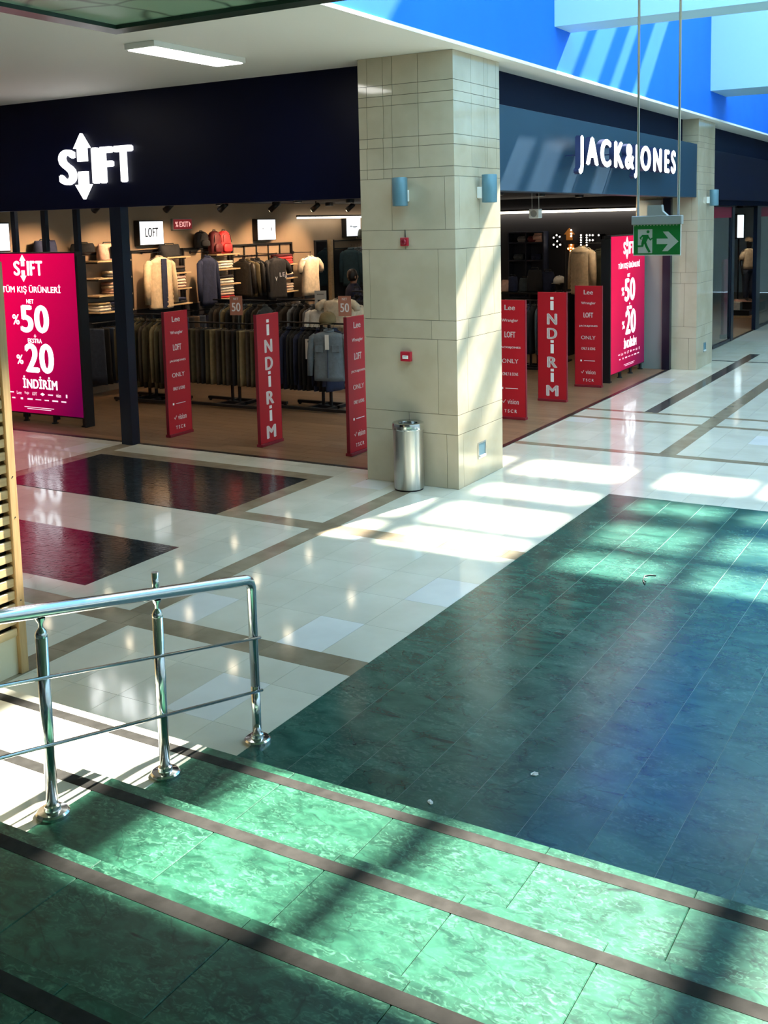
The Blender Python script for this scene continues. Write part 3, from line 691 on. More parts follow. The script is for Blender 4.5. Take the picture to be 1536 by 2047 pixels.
# ------------------------------------------------------------------ hanging exit sign
M['exitgreen'] = mat('lit green exit panel', (.01, .12, .03), .25, emit=(.004, .09, .012), estr=.25)
M['exitwhite'] = mat('pale exit pictogram', (.42, .44, .40), .4, emit=(.7, .8, .65), estr=.03)
EY = 7.30
ea, eb = ony(1266, 446, EY), ony(1363, 446, EY); ex0, ex1 = ea.x, eb.x
et, em_, ebm = ony(1315, 431, EY).z, ony(1315, 449, EY).z, ony(1315, 511, EY).z
t = thing('exit_sign', ((ex0+ex1)/2, EY, ebm), 'green running man exit sign with arrow hanging from two rods', 'exit sign')
bx(ex0-.004, ex1+.006, EY-.025, EY+.03, em_, et, bevel=.004).build('housing', M['greyplastic'], t)
mx_ = ex0+(ex1-ex0)*.47
MB().prism([(mx_-.055, et), (mx_-.05, et+.07), (mx_+.045, et+.072), (mx_+.052, et+.03), (mx_+.085, et)], EY-.022, EY+.028).build('battery_box', M['greyplastic'], t)
bx(ex0+.004, ex1-.002, EY-.006, EY+.006, ebm, em_, bevel=.002).build('panel_frame', M['plastic'], t)
bx(ex0+.009, ex1-.007, EY-.0075, EY+.0075, ebm+.008, em_).build('green_panel', M['exitgreen'], t)
for k in range(14): bx(ex0+.012+k*(ex1-ex0-.024)/14, ex0+.012+k*(ex1-ex0-.024)/14+.008, EY-.0085, EY-.007, em_-.007, em_-.002).build('led_dot', M['exitwhite'], t)
ew, eh = ex1-ex0, em_-ebm
def ep(px, py): return (ex0+(px-1266)/97*ew, ebm+(511-py)/62*eh)
yb_ = EY-.0085
MB().prism([ep(*p) for p in ((1277, 458), (1306, 458), (1306, 506), (1277, 506))], yb_, yb_+.002).build('door_pictogram', M['exitwhite'], t)
MB().prism([ep(*p) for p in ((1315, 477), (1338, 477), (1327, 463), (1338, 463), (1358, 483), (1337, 502), (1326, 502), (1337, 488), (1315, 488))], yb_, yb_+.002).build('arrow', M['exitwhite'], t)
yf = yb_-.0012
man = MB()
hx, hz = ep(1297.5, 463); man.lathe([(.0105, yf), (.0105, yf+.002)], (hx, 0, hz), 14, 'Y')
for poly in (((1285, 469), (1298, 469), (1299, 473), (1293, 486), (1284, 486), (1287, 473)), ((1298, 470), (1302, 477), (1307, 474), (1308, 476), (1302, 481), (1296, 474)), ((1286, 469), (1280, 475), (1283, 479), (1285, 478), (1283.5, 475.5), (1288, 472)),
             ((1284, 485), (1290, 485), (1288, 493), (1275, 493.5), (1275, 490), (1284, 490)), ((1289, 485), (1294, 484), (1297, 492), (1303, 503), (1299, 505), (1293, 495))):
    man.prism([ep(*p) for p in poly], yf, yf+.002)
man.build('running_man', M['exitgreen'], t)
for px in (1276, 1357):
    xr = ony(px, 425, EY).x; MB().tube([(xr, EY, et-.01), (xr, EY, 8.56)], .0085, 10).build('hanging_rod', M['steel'], t)

# ------------------------------------------------------------------ shop interior: fabrics
def fab(name, c, r=.85, k=1.0): 
    return mat(name, tuple(v*k for v in c), r, col2=tuple(min(1, v*1.25*k) for v in c), scale=14, detail=3, bump=.25, bscale=18)
FB = {'beige': fab('beige nylon', (.55, .42, .27), .6), 'navy': fab('navy cotton', (.012, .018, .05)), 'black': fab('black cotton', (.012, .012, .014)), 'olive': fab('olive twill', (.075, .058, .028)), 'brown': fab('dark brown wool', (.055, .038, .026)),
      'cream': fab('cream cotton', (.68, .58, .44)), 'pink': fab('dusty pink cotton', (.58, .36, .28)), 'red': fab('red nylon', (.62, .03, .035), .6), 'maroon': fab('maroon nylon', (.10, .01, .014), .6), 'denim': fab('grey blue denim', (.13, .17, .21)),
      'darkdenim': fab('dark blue denim', (.03, .045, .08)), 'grey': fab('grey melange', (.16, .16, .17)), 'leather': fab('black leather', (.018, .016, .014), .35), 'slate': fab('slate grey knit', (.06, .075, .085)), 'green': fab('dark green parka', (.03, .032, .018), .7), 'white': fab('white cotton', (.72, .69, .64)), 'teal': fab('petrol blue wool', (.025, .06, .08)), 'khaki': fab('khaki cotton', (.20, .15, .075)), 'skin': mat('skin', (.42, .24, .17), .55), 'hair': mat('dark hair', (.015, .011, .009), .5)}
GC = {}
def ring(a, d, z, n, rip, ph, cy=0):
    pts = []
    for k in range(n):
        th = 2*PI*k/n; c, s_ = math.cos(th), math.sin(th)
        q = 1+rip*math.sin(5*th+ph)
        pts.append((a*abs(c)**.75*(1 if c > 0 else -1), cy+d*q*abs(s_)**.8*(1 if s_ > 0 else -1), z))
    return pts
def g_body(kind, w, h, d):
    m = MB(); n = 18; rows = []
    if kind == 'trousers':
        for t_ in (0, .03, .3, .6, .85, 1): rows.append(ring(w*(.46+.05*t_), d*(.8+.3*t_), -.07-t_*h, n, .12*t_, t_*3))
    else:
        prof = [(.0, .12), (.02, .20), (.05, .36), (.09, .465), (.16, .475), (.3, .455), (.45, .45), (.6, .455), (.75, .465), (.9, .475), (1, .47)]
        if kind == 'puffer':
            prof = [(.0, .15), (.03, .26), (.07, .42), (.10, .46)] + [(.12+i*.088/2, .455+.028*(i % 2)) for i in range(20)] + [(1.0, .43)]
        for i, (t_, a) in enumerate(prof):
            dd = d*(.45 if t_ < .03 else .8 if t_ < .08 else 1)*(1+(.10*(i % 2) if kind == 'puffer' else 0))
            rows.append(ring(w*a, dd, -.07-t_*h, n, .03+.14*t_, t_*2.2))
    return m.loft(rows)
def garment(loc, rz, kind, w, h, d, colr, label, cat, group, sleeve='long', extra=None, lean=0):
    t = thing({'puffer': 'puffer_jacket', 'jacket': 'jacket', 'tee': 't_shirt', 'trousers': 'hanging_trousers', 'coat': 'long_coat', 'shirt': 'hanging_shirt'}[kind], loc, label, cat, group, rz)
    key = (kind, w, h, d, colr, sleeve)
    if key not in GC:
        ms = {'garment_body': g_body(kind, w, h, d).mesh('garment_body', FB[colr])}
        if kind != 'trousers':
            for sgn, nm in ((-1, 'sleeve_a'), (1, 'sleeve_b')):
                m = MB(); L_ = .80*h if sleeve == 'long' else .30*h; r0 = .075 if kind in ('puffer', 'coat') else .06
                if kind == 'tee': r0 = .075
                m.tube([(sgn*w*.40, 0, -.07-.10*h), (sgn*w*.50, 0, -.07-.16*h), (sgn*w*(.56 if sleeve == 'long' else .62), -.012, -.07-.1*h-L_*.5), (sgn*w*(.585 if sleeve == 'long' else .66), -.02, -.07-.1*h-L_)], [r0*.8, r0, r0*.9, r0*.72], 10)
                for v in m.bm.verts: v.co.y *= min(1.0, d/.085)
                ms[nm] = m.mesh('sleeve', FB[colr])
            ms['collar'] = MB().tube([(.07*math.cos(a), .9*d*.5*math.sin(a), -.065+.012*math.sin(a)) for a in [i*PI/6 for i in range(13)]], .016 if kind != 'tee' else .008, 8).mesh('collar', FB[colr])
        mh = MB().tube([(-w*.38, 0, -.12), (-w*.2, 0, -.085), (0, 0, -.06), (w*.2, 0, -.085), (w*.38, 0, -.12)], .009, 8)
        mh.tube([(0, 0, -.06), (0, 0, -.02), (.015, 0, .0), (.022, 0, .012), (.012, 0, .026), (-.008, 0, .026)], .003, 6)
        ms['hanger'] = mh.mesh('hanger', M['black']); GC[key] = ms
    for nm, me in GC[key].items(): place(me, {'sleeve_a': 'sleeve', 'sleeve_b': 'sleeve'}.get(nm, nm), (0, 0, 0), t)
    return t

# ------------------------------------------------------------------ wall bays of the left side wall (x = -13.55)
WX = -13.55
def folded(loc, rz, w, dpt, th, colr, label, group):
    t = thing('folded_garment', loc, label, 'clothing', group, rz)
    key = ('fold', round(w, 2), round(dpt, 2), round(th, 3), colr)
    if key not in GC:
        m = MB(); rows = []
        for t_, a in ((0, .93), (.12, 1), (.5, 1.02), (.88, 1), (1, .94)):
            rows.append([(x_*a, y_*a, t_*th+(.004*math.sin(9*x_+5*y_))) for x_, y_ in ((-w/2, -dpt/2), (0, -dpt/2-.008), (w/2, -dpt/2), (w/2, dpt/2), (0, dpt/2), (-w/2, dpt/2))])
        b_ = m.loft(rows).mesh('folded_body', FB[colr])
        f_ = MB().tube([(-w*.5, -dpt*.5, th*.5), (0, -dpt*.53, th*.5), (w*.5, -dpt*.5, th*.5)], th*.30, 6).mesh('front_fold', FB[colr])
        GC[key] = (b_, f_)
    place(GC[key][0], 'folded_body', (0, 0, 0), t); place(GC[key][1], 'front_fold', (0, 0, 0), t)
    return t
ORD = ('topmost', 'second', 'third', 'lowest')
def shelf(y0, y1, z, label, dpt=.36):
    t = thing('oak_shelf', (WX, (y0+y1)/2, z), label, 'shelf', 'oak shelves on the beige shop wall')
    bx(WX, WX+dpt, y0, y1, z-.028, z, bevel=.003).build('board', M['shelfoak'], t)
    for y in (y0+.06, y1-.06): bx(WX, WX+dpt*.8, y-.008, y+.008, z-.05, z-.028).build('bracket', M['black'], t)
M['shelfoak'] = mat('light oak shelf', (.50, .35, .19), .5, col2=(.58, .42, .25), scale=8, detail=4, stretch=(4, .6, 4))
def upright(y, z1, nm='black metal wall upright'):
    pass
# bay frames
def bay_frame(y0, y1, z1, label, ny=1):
    t = thing('display_rack', (WX, (y0+y1)/2, 0), label, 'display frame', 'black metal display frames on the shop wall')
    for y in (y0, y1): bx(WX, WX+.05, y-.02, y+.02, 0, z1).build('upright', M['black'], t)
    bx(WX, WX+.05, y0, y1, z1-.04, z1).build('top_bar', M['black'], t)
    for k in range(1, ny): 
        y = y0+(y1-y0)*k/ny; bx(WX+.01, WX+.03, y-.012, y+.012, z1-.45, z1-.04).build('lattice_bar', M['black'], t)
    if ny > 1: bx(WX+.01, WX+.03, y0, y1, z1-.25, z1-.23).build('lattice_bar', M['black'], t)
    MB().tube([(WX+.30, y0, 1.24), (WX+.30, y1, 1.24)], .012, 8).build('hanging_bar', M['black'], t)
    for y in (y0+.05, y1-.05): MB().tube([(WX+.02, y, 1.24), (WX+.30, y, 1.24)], .010, 8).build('bar_arm', M['black'], t)
    bx(WX, WX+.012, y0, y1, .12, 1.36).build('back_panel', M['darkwall'], t)
bay_frame(11.2, 12.75, 2.42, 'black metal display frame behind the left LED display')
bay_frame(12.85, 14.05, 2.42, 'black metal display frame with the pink tote bag on top')
bay_frame(14.12, 15.45, 2.42, 'black metal display frame with the beige puffer jacket')
bay_frame(15.52, 16.9, 2.42, 'black metal display frame below the red backpack')
bay_frame(17.0, 19.05, 2.44, 'black lattice display frame behind the white lettered black sweater', 5)
COLS = (('A', 13.0, 13.80, 'below the pink tote bag'), ('B', 14.72, 15.36, 'right of the beige puffer jacket'), ('C', 16.12, 16.83, 'below the backpacks'), ('D', 18.2, 18.80, 'left of the cream T-shirt'))
ZS = (2.28, 1.99, 1.70, 1.42)
for nm, y0, y1, w_ in COLS:
    for k, z in enumerate(ZS):
        if nm == 'D' and k == 0: continue
        shelf(y0, y1, z, f'{ORD[k]} oak wall shelf of the column {w_}')
STK = [(13.55, 1.99, .34, ('grey', 'cream'), 'patterned shirt stack under the pink tote bag'), (13.55, 1.70, .40, ('pink', 'pink', 'cream', 'pink'), 'pink and cream stack seen left of the navy post'), (13.15, 1.42, .28, ('cream', 'cream', 'khaki'), 'pale stack on the lowest shelf left of the navy post'), (13.52, 1.42, .36, ('navy', 'black', 'navy'), 'dark stack on the lowest shelf left of the navy post'),
       (15.05, 1.70, .36, ('pink', 'pink', 'cream', 'pink'), 'pink stack right of the beige puffer jacket'), (15.05, 1.42, .36, ('black', 'navy'), 'dark stack right of the beige puffer jacket'), (15.05, 1.99, .36, ('black', 'brown'), 'dark stack above the pink one'),
       (16.45, 1.99, .38, ('cream', 'white', 'cream'), 'pale stack right below the backpacks'), (16.45, 1.70, .38, ('white', 'cream', 'black'), 'white and black stack below the backpacks'), (16.45, 1.42, .38, ('red', 'pink', 'cream', 'white', 'cream'), 'red to white stack below the backpacks'),
       (18.45, 1.99, .42, ('red', 'red', 'red', 'maroon'), 'red stack left of the cream T-shirt'), (18.48, 1.70, .36, ('navy', 'cream'), 'navy stack left of the cream T-shirt'), (18.48, 1.42, .36, ('cream', 'pink', 'cream'), 'cream stack left of the cream T-shirt')]
PO = ('bottom', 'second', 'third', 'fourth', 'top')
for y, z, w_, cols_, desc in STK:
    zz2 = z+.001
    for k, c_ in enumerate(cols_):
        th = random.uniform(.048, .058)
        pos = 'top' if k == len(cols_)-1 else PO[k]
        folded((WX+.19, y+random.uniform(-.012, .012), zz2), PI/2+random.uniform(-.04, .04), w_, .26, th, c_, f'{pos} {FB[c_].name.split()[0]} garment of the {desc}', 'folded garments on the wall shelves'); zz2 += th*.97+.0

# bags on top
def backpack(y, z, w, h, colr, label):
    t = thing('backpack', (WX+.19, y, z), label, 'backpack', 'backpacks on the shop shelf', PI/2)
    rows = []
    for t_, a in ((0, .86), (.06, .98), (.3, 1.02), (.6, .98), (.82, .86), (.94, .62), (1, .28)): rows.append(ring(w/2*a, .10*a**.6, t_*h, 20, .02, 0))
    MB().loft(rows).build('pack_body', FB[colr], t, world=False)
    rows = []
    for t_, a in ((0, .8), (.1, 1), (.8, .95), (1, .6)): rows.append(ring(w*.38*a, .035*a, h*(.08+t_*.38), 16, 0, 0, -.105))
    MB().loft(rows).build('front_pocket', FB[colr], t, world=False)
    MB().tube([(-.04, .0, h*.97), (-.03, .0, h*1.06), (.03, 0, h*1.06), (.04, 0, h*.97)], .009, 8).build('top_handle', M['black'], t, world=False)
    MB().tube([(-w*.36, -.096, h*.50), (-w*.30, -.088, h*.8), (0, -.075, h*.9), (w*.30, -.088, h*.8), (w*.36, -.096, h*.50)], .005, 6).build('zip', M['black'], t, world=False)
backpack(15.88, 2.42, .32, .30, 'black', 'dark grey backpack left of the red one on the shop wall')
backpack(16.27, 2.281, .30, .44, 'maroon', 'maroon backpack half behind the red one')
backpack(16.55, 2.281, .34, .44, 'red', 'bright red backpack on the top shelf')
def tote(y, z, w, h, colr, label, letter=None, x=WX+.19):
    t = thing('tote_bag', (x, y, z), label, 'bag', 'bags above the wall shelves', PI/2)
    rows = [ring(w/2*a, .11*b_, t_*h, 20, .05, 1) for t_, a, b_ in ((0, .96, 1), (.08, 1, 1.05), (.5, 1, .9), (.85, .96, .6), (1, .92, .35))]
    MB().loft(rows).build('bag_body', FB[colr], t, world=False)
    MB().tube([(-w*.25, 0, h*.96), (-w*.2, 0, h*1.08), (w*.2, 0, h*1.08), (w*.25, 0, h*.96)], .010, 8).build('strap', M['black'], t, world=False)
    if letter:
        m = text_mb(letter, w*.42, h*.72, .004, .03); m.xf(Matrix.Translation((.03, -.122, h*.46))); m.build('print', M['black'], t, world=False)
tote(13.42, 2.281, .46, .28, 'pink', 'pink tote bag with a big black letter on the top shelf', 'N')
tote(12.05, 2.43, .44, .22, 'navy', 'dark box bag above the left LED display')
tote(12.85, 2.43, .50, .15, 'black', 'low black bag left of the pink tote')
tote(14.97, 2.281, .54, .22, 'black', 'black bag under the lit white brand box')

# hanging garments in front of the wall bays
H_ = WX+.42
def hook_arm(y, z, x1, label):
    t = thing('hook_arm', (WX, y, z), label, 'hook', 'hook arms on the shop wall')
    MB().tube([(WX, y, z+.012), (x1+.02, y, z+.012), (x1+.03, y, z+.03)], .007, 8).build('arm', M['black'], t); MB().lathe([(.03, 0), (.03, .008)], (WX, y, z+.012), 14, 'X').build('wall_plate', M['black'], t)
for y_, z_, x_, l_ in ((14.44, 2.36, H_, 'black hook arm carrying the beige puffer jacket'), (15.76, 2.32, H_, 'black hook arm carrying the dark quilted jacket'), (17.86, 2.22, H_+.06, 'black hook arm carrying the lettered sweater'), (19.16, 2.20, H_+.02, 'black hook arm carrying the cream T-shirt'), (17.24, 2.20, H_-.04, 'black hook arm carrying the leather jackets')): hook_arm(y_, z_, x_, l_)
p_ = garment((H_, 14.44, 2.36), PI/2, 'puffer', .62, .92, .10, 'beige', 'beige puffer jacket with navy lining on the shop wall', 'jacket', None)
bx(-.07, .06, -.116, -.10, -.98, -.10).build('lining', FB['navy'], p_, world=False)
garment((H_, 15.76, 2.32), PI/2, 'jacket', .46, .92, .09, 'navy', 'dark quilted jacket left of the backpack shelves', 'jacket', None)
for k, c_ in enumerate(('leather', 'olive', 'leather', 'black')):
    garment((H_-.12, 16.98+k*.15, 2.20), .12, 'jacket', .46, .74, .055, c_, ('black leather jacket next to the backpack shelves', 'olive jacket among the leather jackets', 'second black leather jacket from the backpacks', 'black jacket beside the lettered sweater')[k], 'jacket', 'jackets beside the backpack shelves')
v_ = garment((H_+.06, 17.86, 2.22), PI/2, 'tee', .66, .86, .09, 'black', 'black sweater with white letters on the chest', 'sweater', None, 'short')
for k, (ch, dx, dz) in enumerate((('V', -.16, -.50), ('L', -.02, -.42), ('E', .09, -.42), ('A', .18, -.46))):
    m = text_mb(ch, .075, .085, .003, .02); m.xf(Matrix.Translation((dx, -.126+abs(dx)*.08, dz))); m.build('print', M['inkwhite'], v_, world=False)
garment((H_+.02, 19.16, 2.20), PI/2, 'tee', .62, .84, .10, 'cream', 'cream T-shirt hanging at the right end of the wall bays', 'T-shirt', None, 'short')
garment((H_-.06, 19.30, 2.18), PI/2, 'tee', .56, .90, .06, 'grey', 'grey T-shirt behind the cream one', 'T-shirt', None, 'short')
# lower hanging rows under the shelves, seen edge on
ON_ = ('first', 'second', 'third', 'fourth', 'fifth', 'sixth', 'seventh', 'eighth', 'ninth', 'tenth', 'eleventh', 'twelfth', 'thirteenth', 'fourteenth', 'fifteenth', 'sixteenth', 'seventeenth')
def low_row(y0, y1, n, cols_, kind, h, label, group, z=1.24, x=WX+.30):
    for k in range(n):
        c_ = cols_[k % len(cols_)]; y = y0+(y1-y0)*k/(n-1)
        garment((x, y, z-.02), random.uniform(-.15, .15), kind, .42 if kind != 'trousers' else .36, h, .035, c_, f'{FB[c_].name.split()[0]} {label}, {ON_[k]} from left', 'clothing', group)
low_row(12.95, 13.95, 9, ('darkdenim', 'black', 'darkdenim', 'brown'), 'trousers', .95, 'trousers under the tote bag shelves', 'trousers under the tote bag shelves')
low_row(14.2, 15.4, 9, ('navy', 'black', 'brown'), 'trousers', .95, 'trousers under the beige puffer jacket', 'trousers under the puffer jacket')
low_row(15.6, 16.8, 9, ('darkdenim', 'navy', 'black'), 'trousers', .95, 'trousers under the backpack shelves', 'trousers under the backpacks')
low_row(17.1, 19.0, 12, ('black', 'brown', 'grey', 'black'), 'jacket', .80, 'jacket under the lattice frame', 'jackets under the lattice frame')

# ------------------------------------------------------------------ light boxes, exit lamp, LED strips, downlights
M['lightbox'] = mat('lit white box face', (.8, .8, .8), .5, emit=(.86, .93, 1.0), estr=1.25)
M['boxink'] = mat('dark box print', (.02, .02, .022), .6)
for y, s_, lab in ((11.1, None, 'lit white brand box at the left edge above the LED display'), (14.59, 'LOFT', 'lit white brand box lettered LOFT beside the red exit lamp'), (18.05, '•   |', 'lit white brand box above the red folded stack'), (21.46, 'Wrangler', 'lit white brand box beside the pillar')):
    t = thing('light_box', (WX, y, 2.72), lab, 'light box', 'lit brand boxes on the shop wall', PI/2)
    bx(-.32, .32, -.13, 0, -.225, .225, bevel=.006).build('case', M['black'], t, world=False)
    bx(-.30, .30, -.136, -.128, -.205, .205).build('lit_face', M['lightbox'], t, world=False)
    if not s_: continue
    m = text_mb(s_, .34, .17 if s_ == 'LOFT' else .07, .002, .03); m.xf(Matrix.Translation((0, -.138, .01))); m.build('print', M['boxink'], t, world=False)
t = thing('exit_lamp', (WX, 15.52, 2.865), 'small dark red exit lamp right of the white brand box', 'exit sign', None, PI/2)
bx(-.27, .27, -.06, 0, -.105, .105, bevel=.005).build('case', M['greyplastic'], t, world=False)
M['exitred'] = mat('dark red lit face', (.10, .008, .012), .4, emit=(.35, .01, .02), estr=.35); M['exitredtext'] = mat('pink lit text', (.3, .1, .1), .4, emit=(1, .55, .5), estr=.7)
bx(-.255, .255, -.064, -.058, -.09, .09).build('face', M['exitred'], t, world=False)
for s_, w_, x_ in (('EXIT', .25, .03), ('%', .08, -.17), ('▸', .05, .2)):
    m = text_mb(s_, w_, .10, .002, .03); m.xf(Matrix.Translation((x_, -.0655, 0))); m.build('print', M['exitredtext'], t, world=False)
M['strip_lamp'] = mat('warm lit strip', (.8, .8, .8), .4, emit=(1, .88, .70), estr=7.0)
t = thing('led_strip', (-13.3, 20.6, 2.95), 'lit linear LED strip on the side wall above the mirror', 'strip light')
bx(-13.40, -13.30, 19.1, 22.4, 2.97, 3.01).build('profile', M['black'], t); bx(-13.395, -13.305, 19.12, 22.38, 2.935, 2.97).build('tube', M['strip_lamp'], t)
t = thing('led_strip', (-9.5, 22.4, 2.94), 'lit linear LED strip along the far shop wall', 'strip light')
bx(-13.2, -5.9, 22.40, 22.50, 2.99, 3.03).build('profile', M['black'], t); bx(-13.18, -5.92, 22.405, 22.495, 2.94, 2.99).build('tube', M['strip_lamp'], t)
M['spot_lamp'] = mat('warm lit lens', (.8, .8, .8), .4, emit=(1, .80, .55), estr=30.0)
def downlight(x, y, label, power=16, aim=None):
    t = thing('downlight', (x, y, 3.26), label, 'downlight', 'round downlights in the shop ceiling')
    MB().lathe([(.085, 0), (.09, -.02), (.085, -.07), (.066, -.07), (.066, -.05)], (0, 0, 0), 20).build('can', M['black'], t, world=False)
    MB().lathe([(.064, -.052), (.064, -.062)], (0, 0, 0), 16).build('lens', M['spot_lamp'], t, world=False)
    ld = bpy.data.lights.new('bulb', 'SPOT'); ld.energy = power; ld.spot_size = math.radians(110); ld.spot_blend = .6; ld.color = (1, .78, .54); ld.shadow_soft_size = .06
    lo = bpy.data.objects.new('bulb', ld); COL.objects.link(lo); lo.parent = t; lo.location = (0, 0, -.08)
    if aim: lo.rotation_euler = (Vector(aim)-Vector((x, y, 3.18))).to_track_quat('-Z', 'Y').to_euler()
OX = ('first', 'second', 'third', 'fourth'); 
for i, x in enumerate((-7.03, -8.98, -10.88, -12.6)):
    for j2, y in enumerate((10.95, 12.24, 13.99, 15.56, 17.3, 19.2)):
        downlight(x, y, f'warm shop downlight, {OX[i]} column left of the pillar, {("front", "second", "third", "fourth", "fifth", "rear")[j2]} row', 20)
for j2, y in enumerate((12.3, 13.99, 15.56, 18.7)):
    downlight(-5.96, y, f'round warm downlight just inside the right opening, {("nearest", "second", "third", "added to light the puffer, farthest")[j2]} to the pillar', 16 if j2 < 3 else 60, None if j2 < 3 else (-6.5, 19.7, 1.9))  # the farthest one is added and aimed to brighten the beige puffer
# track spots washing the wall bays
for k, y in enumerate((11.9, 13.5, 14.9, 16.4, 17.8, 19.1)):
    t = thing('track_spot', (-12.0, y, 3.26), f'adjustable track spot, {("first", "second", "third", "fourth", "fifth", "last")[k]} along the wall bays', 'spotlight', 'track spots facing the wall bays')
    MB().tube([(0, 0, 0), (0, 0, -.09)], .014, 8).build('stem', M['black'], t, world=False)
    MB().tube([(.07, 0, -.06), (-.09, 0, -.17)], [.045, .055], 14).build('spot_head', M['black'], t, world=False)
    MB().tube([(-.088, 0, -.169), (-.094, 0, -.173)], .046, 14).build('lens', M['spot_lamp'], t, world=False)
    ld = bpy.data.lights.new('bulb', 'SPOT'); ld.energy = 190; ld.spot_size = math.radians(75); ld.spot_blend = .7; ld.color = (1, .66, .38); ld.shadow_soft_size = .05
    lo = bpy.data.objects.new('bulb', ld); COL.objects.link(lo); lo.parent = t; lo.location = (-.11, 0, -.18)
    lo.rotation_euler = Vector((-1.3, 0, -1.15)).to_track_quat('-Z', 'Y').to_euler()

# mirror, oak post, rear niche
t = thing('tall_mirror', (WX, 20.2, .6), 'tall black framed mirror on the shop wall', 'mirror')
M['mirror'] = mat('mirror glass', (.35, .36, .38), .04, 1.0)
bx(WX, WX+.04, 19.96, 20.46, .45, 2.45, bevel=.004).build('frame', M['black'], t); bx(WX+.035, WX+.045, 20.0, 20.42, .5, 2.41).build('glass', M['mirror'], t)
struct('trim_6', bx(WX, WX+.09, 20.52, 20.62, 0, 2.45), M['shelfoak'], 'oak partition edge beside the mirror')
t = thing('display_rack', (WX, 21.4, 0), 'black display frame with slate shirts beside the pillar', 'display frame', 'black metal display frames on the shop wall')
for y in (20.72, 22.2): bx(WX, WX+.05, y-.02, y+.02, 0, 2.45).build('upright', M['black'], t)
for z in (2.43, 2.25): bx(WX, WX+.05, 20.72, 22.2, z-.025, z).build('rail', M['black'], t)
bx(WX, WX+.01, 20.72, 22.2, .1, 2.2).build('back_panel', M['darkwall'], t)
for k, c_ in enumerate(('teal', 'slate', 'slate', 'grey', 'slate', 'grey')):
    garment((WX+.38, 20.92+k*.13, 2.30), .12, 'shirt', .46, .86, .05, c_, ('petrol blue coat in the row beside the pillar', 'first slate shirt in the row beside the pillar', 'second slate shirt in the row beside the pillar', 'third shirt, grey, in the row beside the pillar', 'fourth shirt, slate, in the row beside the pillar', 'last grey shirt in the row beside the pillar')[k], 'shirt', 'shirts beside the pillar')
shelf(21.75, 22.2, 1.95, 'upper oak shelf touching the left edge of the pillar', .3); shelf(21.75, 22.2, 1.70, 'lower oak shelf touching the left edge of the pillar', .3)
folded((WX+.17, 21.95, 1.701), PI/2, .36, .25, .12, 'pink', 'orange pink folded pile beside the pillar', 'folded garments on the wall shelves')
tote(21.85, 2.45, .5, .22, 'green', 'dark green bag on top of the frame beside the pillar')

# ------------------------------------------------------------------ floor racks
def rack(x0, x1, y, z, label, base=.55):
    t = thing('clothes_rack', ((x0+x1)/2, y, 0), label, 'clothes rack', 'black clothes racks on the shop floor')
    MB().tube([(x0, y, z), (x1, y, z)], .014, 10).build('top_bar', M['black'], t)
    xm = (x0+x1)/2
    for x in (xm-.07, xm+.07): bx(x-.018, x+.018, y-.018, y+.018, .05, z).build('post', M['black'], t)
    for s_ in (-1, 1):
        bx(x0+.12, x1-.12, y+s_*base*.5-.03, y+s_*base*.5+.03, .03, .075, bevel=.004).build('base_bar', M['black'], t)
        for x in (x0+.15, x1-.15): MB().lathe([(.025, -.012), (.025, .012)], (x, y+s_*base*.5, .025), 12, 'Y').build('castor', M['black'], t)
    bx(xm-.2, xm-.14, y-base*.5, y+base*.5, .03, .075).build('base_cross', M['black'], t); bx(xm+.14, xm+.2, y-base*.5, y+base*.5, .03, .075).build('base_cross', M['black'], t)
    bx(xm-.2, xm+.2, y-.03, y+.03, .03, .075).build('base_cross', M['black'], t)
def fill(x0, x1, y, z, n, cols_, kind, w, h, label, group):
    for k in range(n):
        garment((x0+(x1-x0)*k/(n-1), y, z-.025), PI/2+random.uniform(-.16, .16), kind, w, h, .034, cols_[k % len(cols_)], f'{FB[cols_[k % len(cols_)]].name.split()[0]} {label}, {ON_[k]} from left', 'clothing', group)
rack(-12.75, -11.35, 12.95, 1.42, 'black clothes rack with long olive coats left of the first red standee')
fill(-12.6, -11.5, 12.95, 1.42, 11, ('olive', 'brown', 'olive', 'khaki'), 'coat', .46, 1.08, 'long coat on the rack before the first standee', 'long coats on the left rack')
rack(-11.35, -9.55, 13.10, 1.30, 'black clothes rack with brown and olive trousers between two red standees')
fill(-11.25, -9.7, 13.10, 1.30, 17, ('brown', 'olive', 'brown', 'black', 'olive', 'khaki'), 'trousers', .38, .86, 'trousers on the rack between two standees', 'trousers on the middle rack')
rack(-9.75, -8.05, 13.35, 1.32, 'black clothes rack with black garments and a denim jacket behind the lettered standee')
fill(-9.65, -8.75, 13.35, 1.32, 11, ('black', 'navy', 'black'), 'jacket', .44, .92, 'jacket on the rack beside the denim jacket', 'black jackets on the right rack')
dj = garment((-8.62, 13.02, 1.32), .25, 'jacket', .52, .74, .075, 'denim', 'grey blue denim jacket hanging at the end of the rack', 'jacket', None)
bx(-.03, .03, -.10, -.094, -.34, -.12).build('swing_tag', M['plastic'], dj, world=False); bx(-.006, .006, -.098, -.088, -.76, -.12).build('button_placket', FB['darkdenim'], dj, world=False)
for s_ in (-1, 1): bx(s_*.13-.06, s_*.13+.06, -.094, -.086, -.38, -.28, bevel=.004).build('chest_pocket', FB['denim'], dj, world=False)
rack(-11.2, -9.4, 15.3, 1.50, 'black clothes rack with cream tops in the middle of the shop')
fill(-11.1, -10.3, 15.3, 1.50, 7, ('black', 'brown', 'grey'), 'jacket', .44, .85, 'jacket on the rack with the cream tops', 'dark jackets on the rear rack')
garment((-10.05, 15.05, 1.47), .3, 'shirt', .56, .72, .10, 'white', 'cream long sleeved top hanging right of the lettered standee', 'top', None)
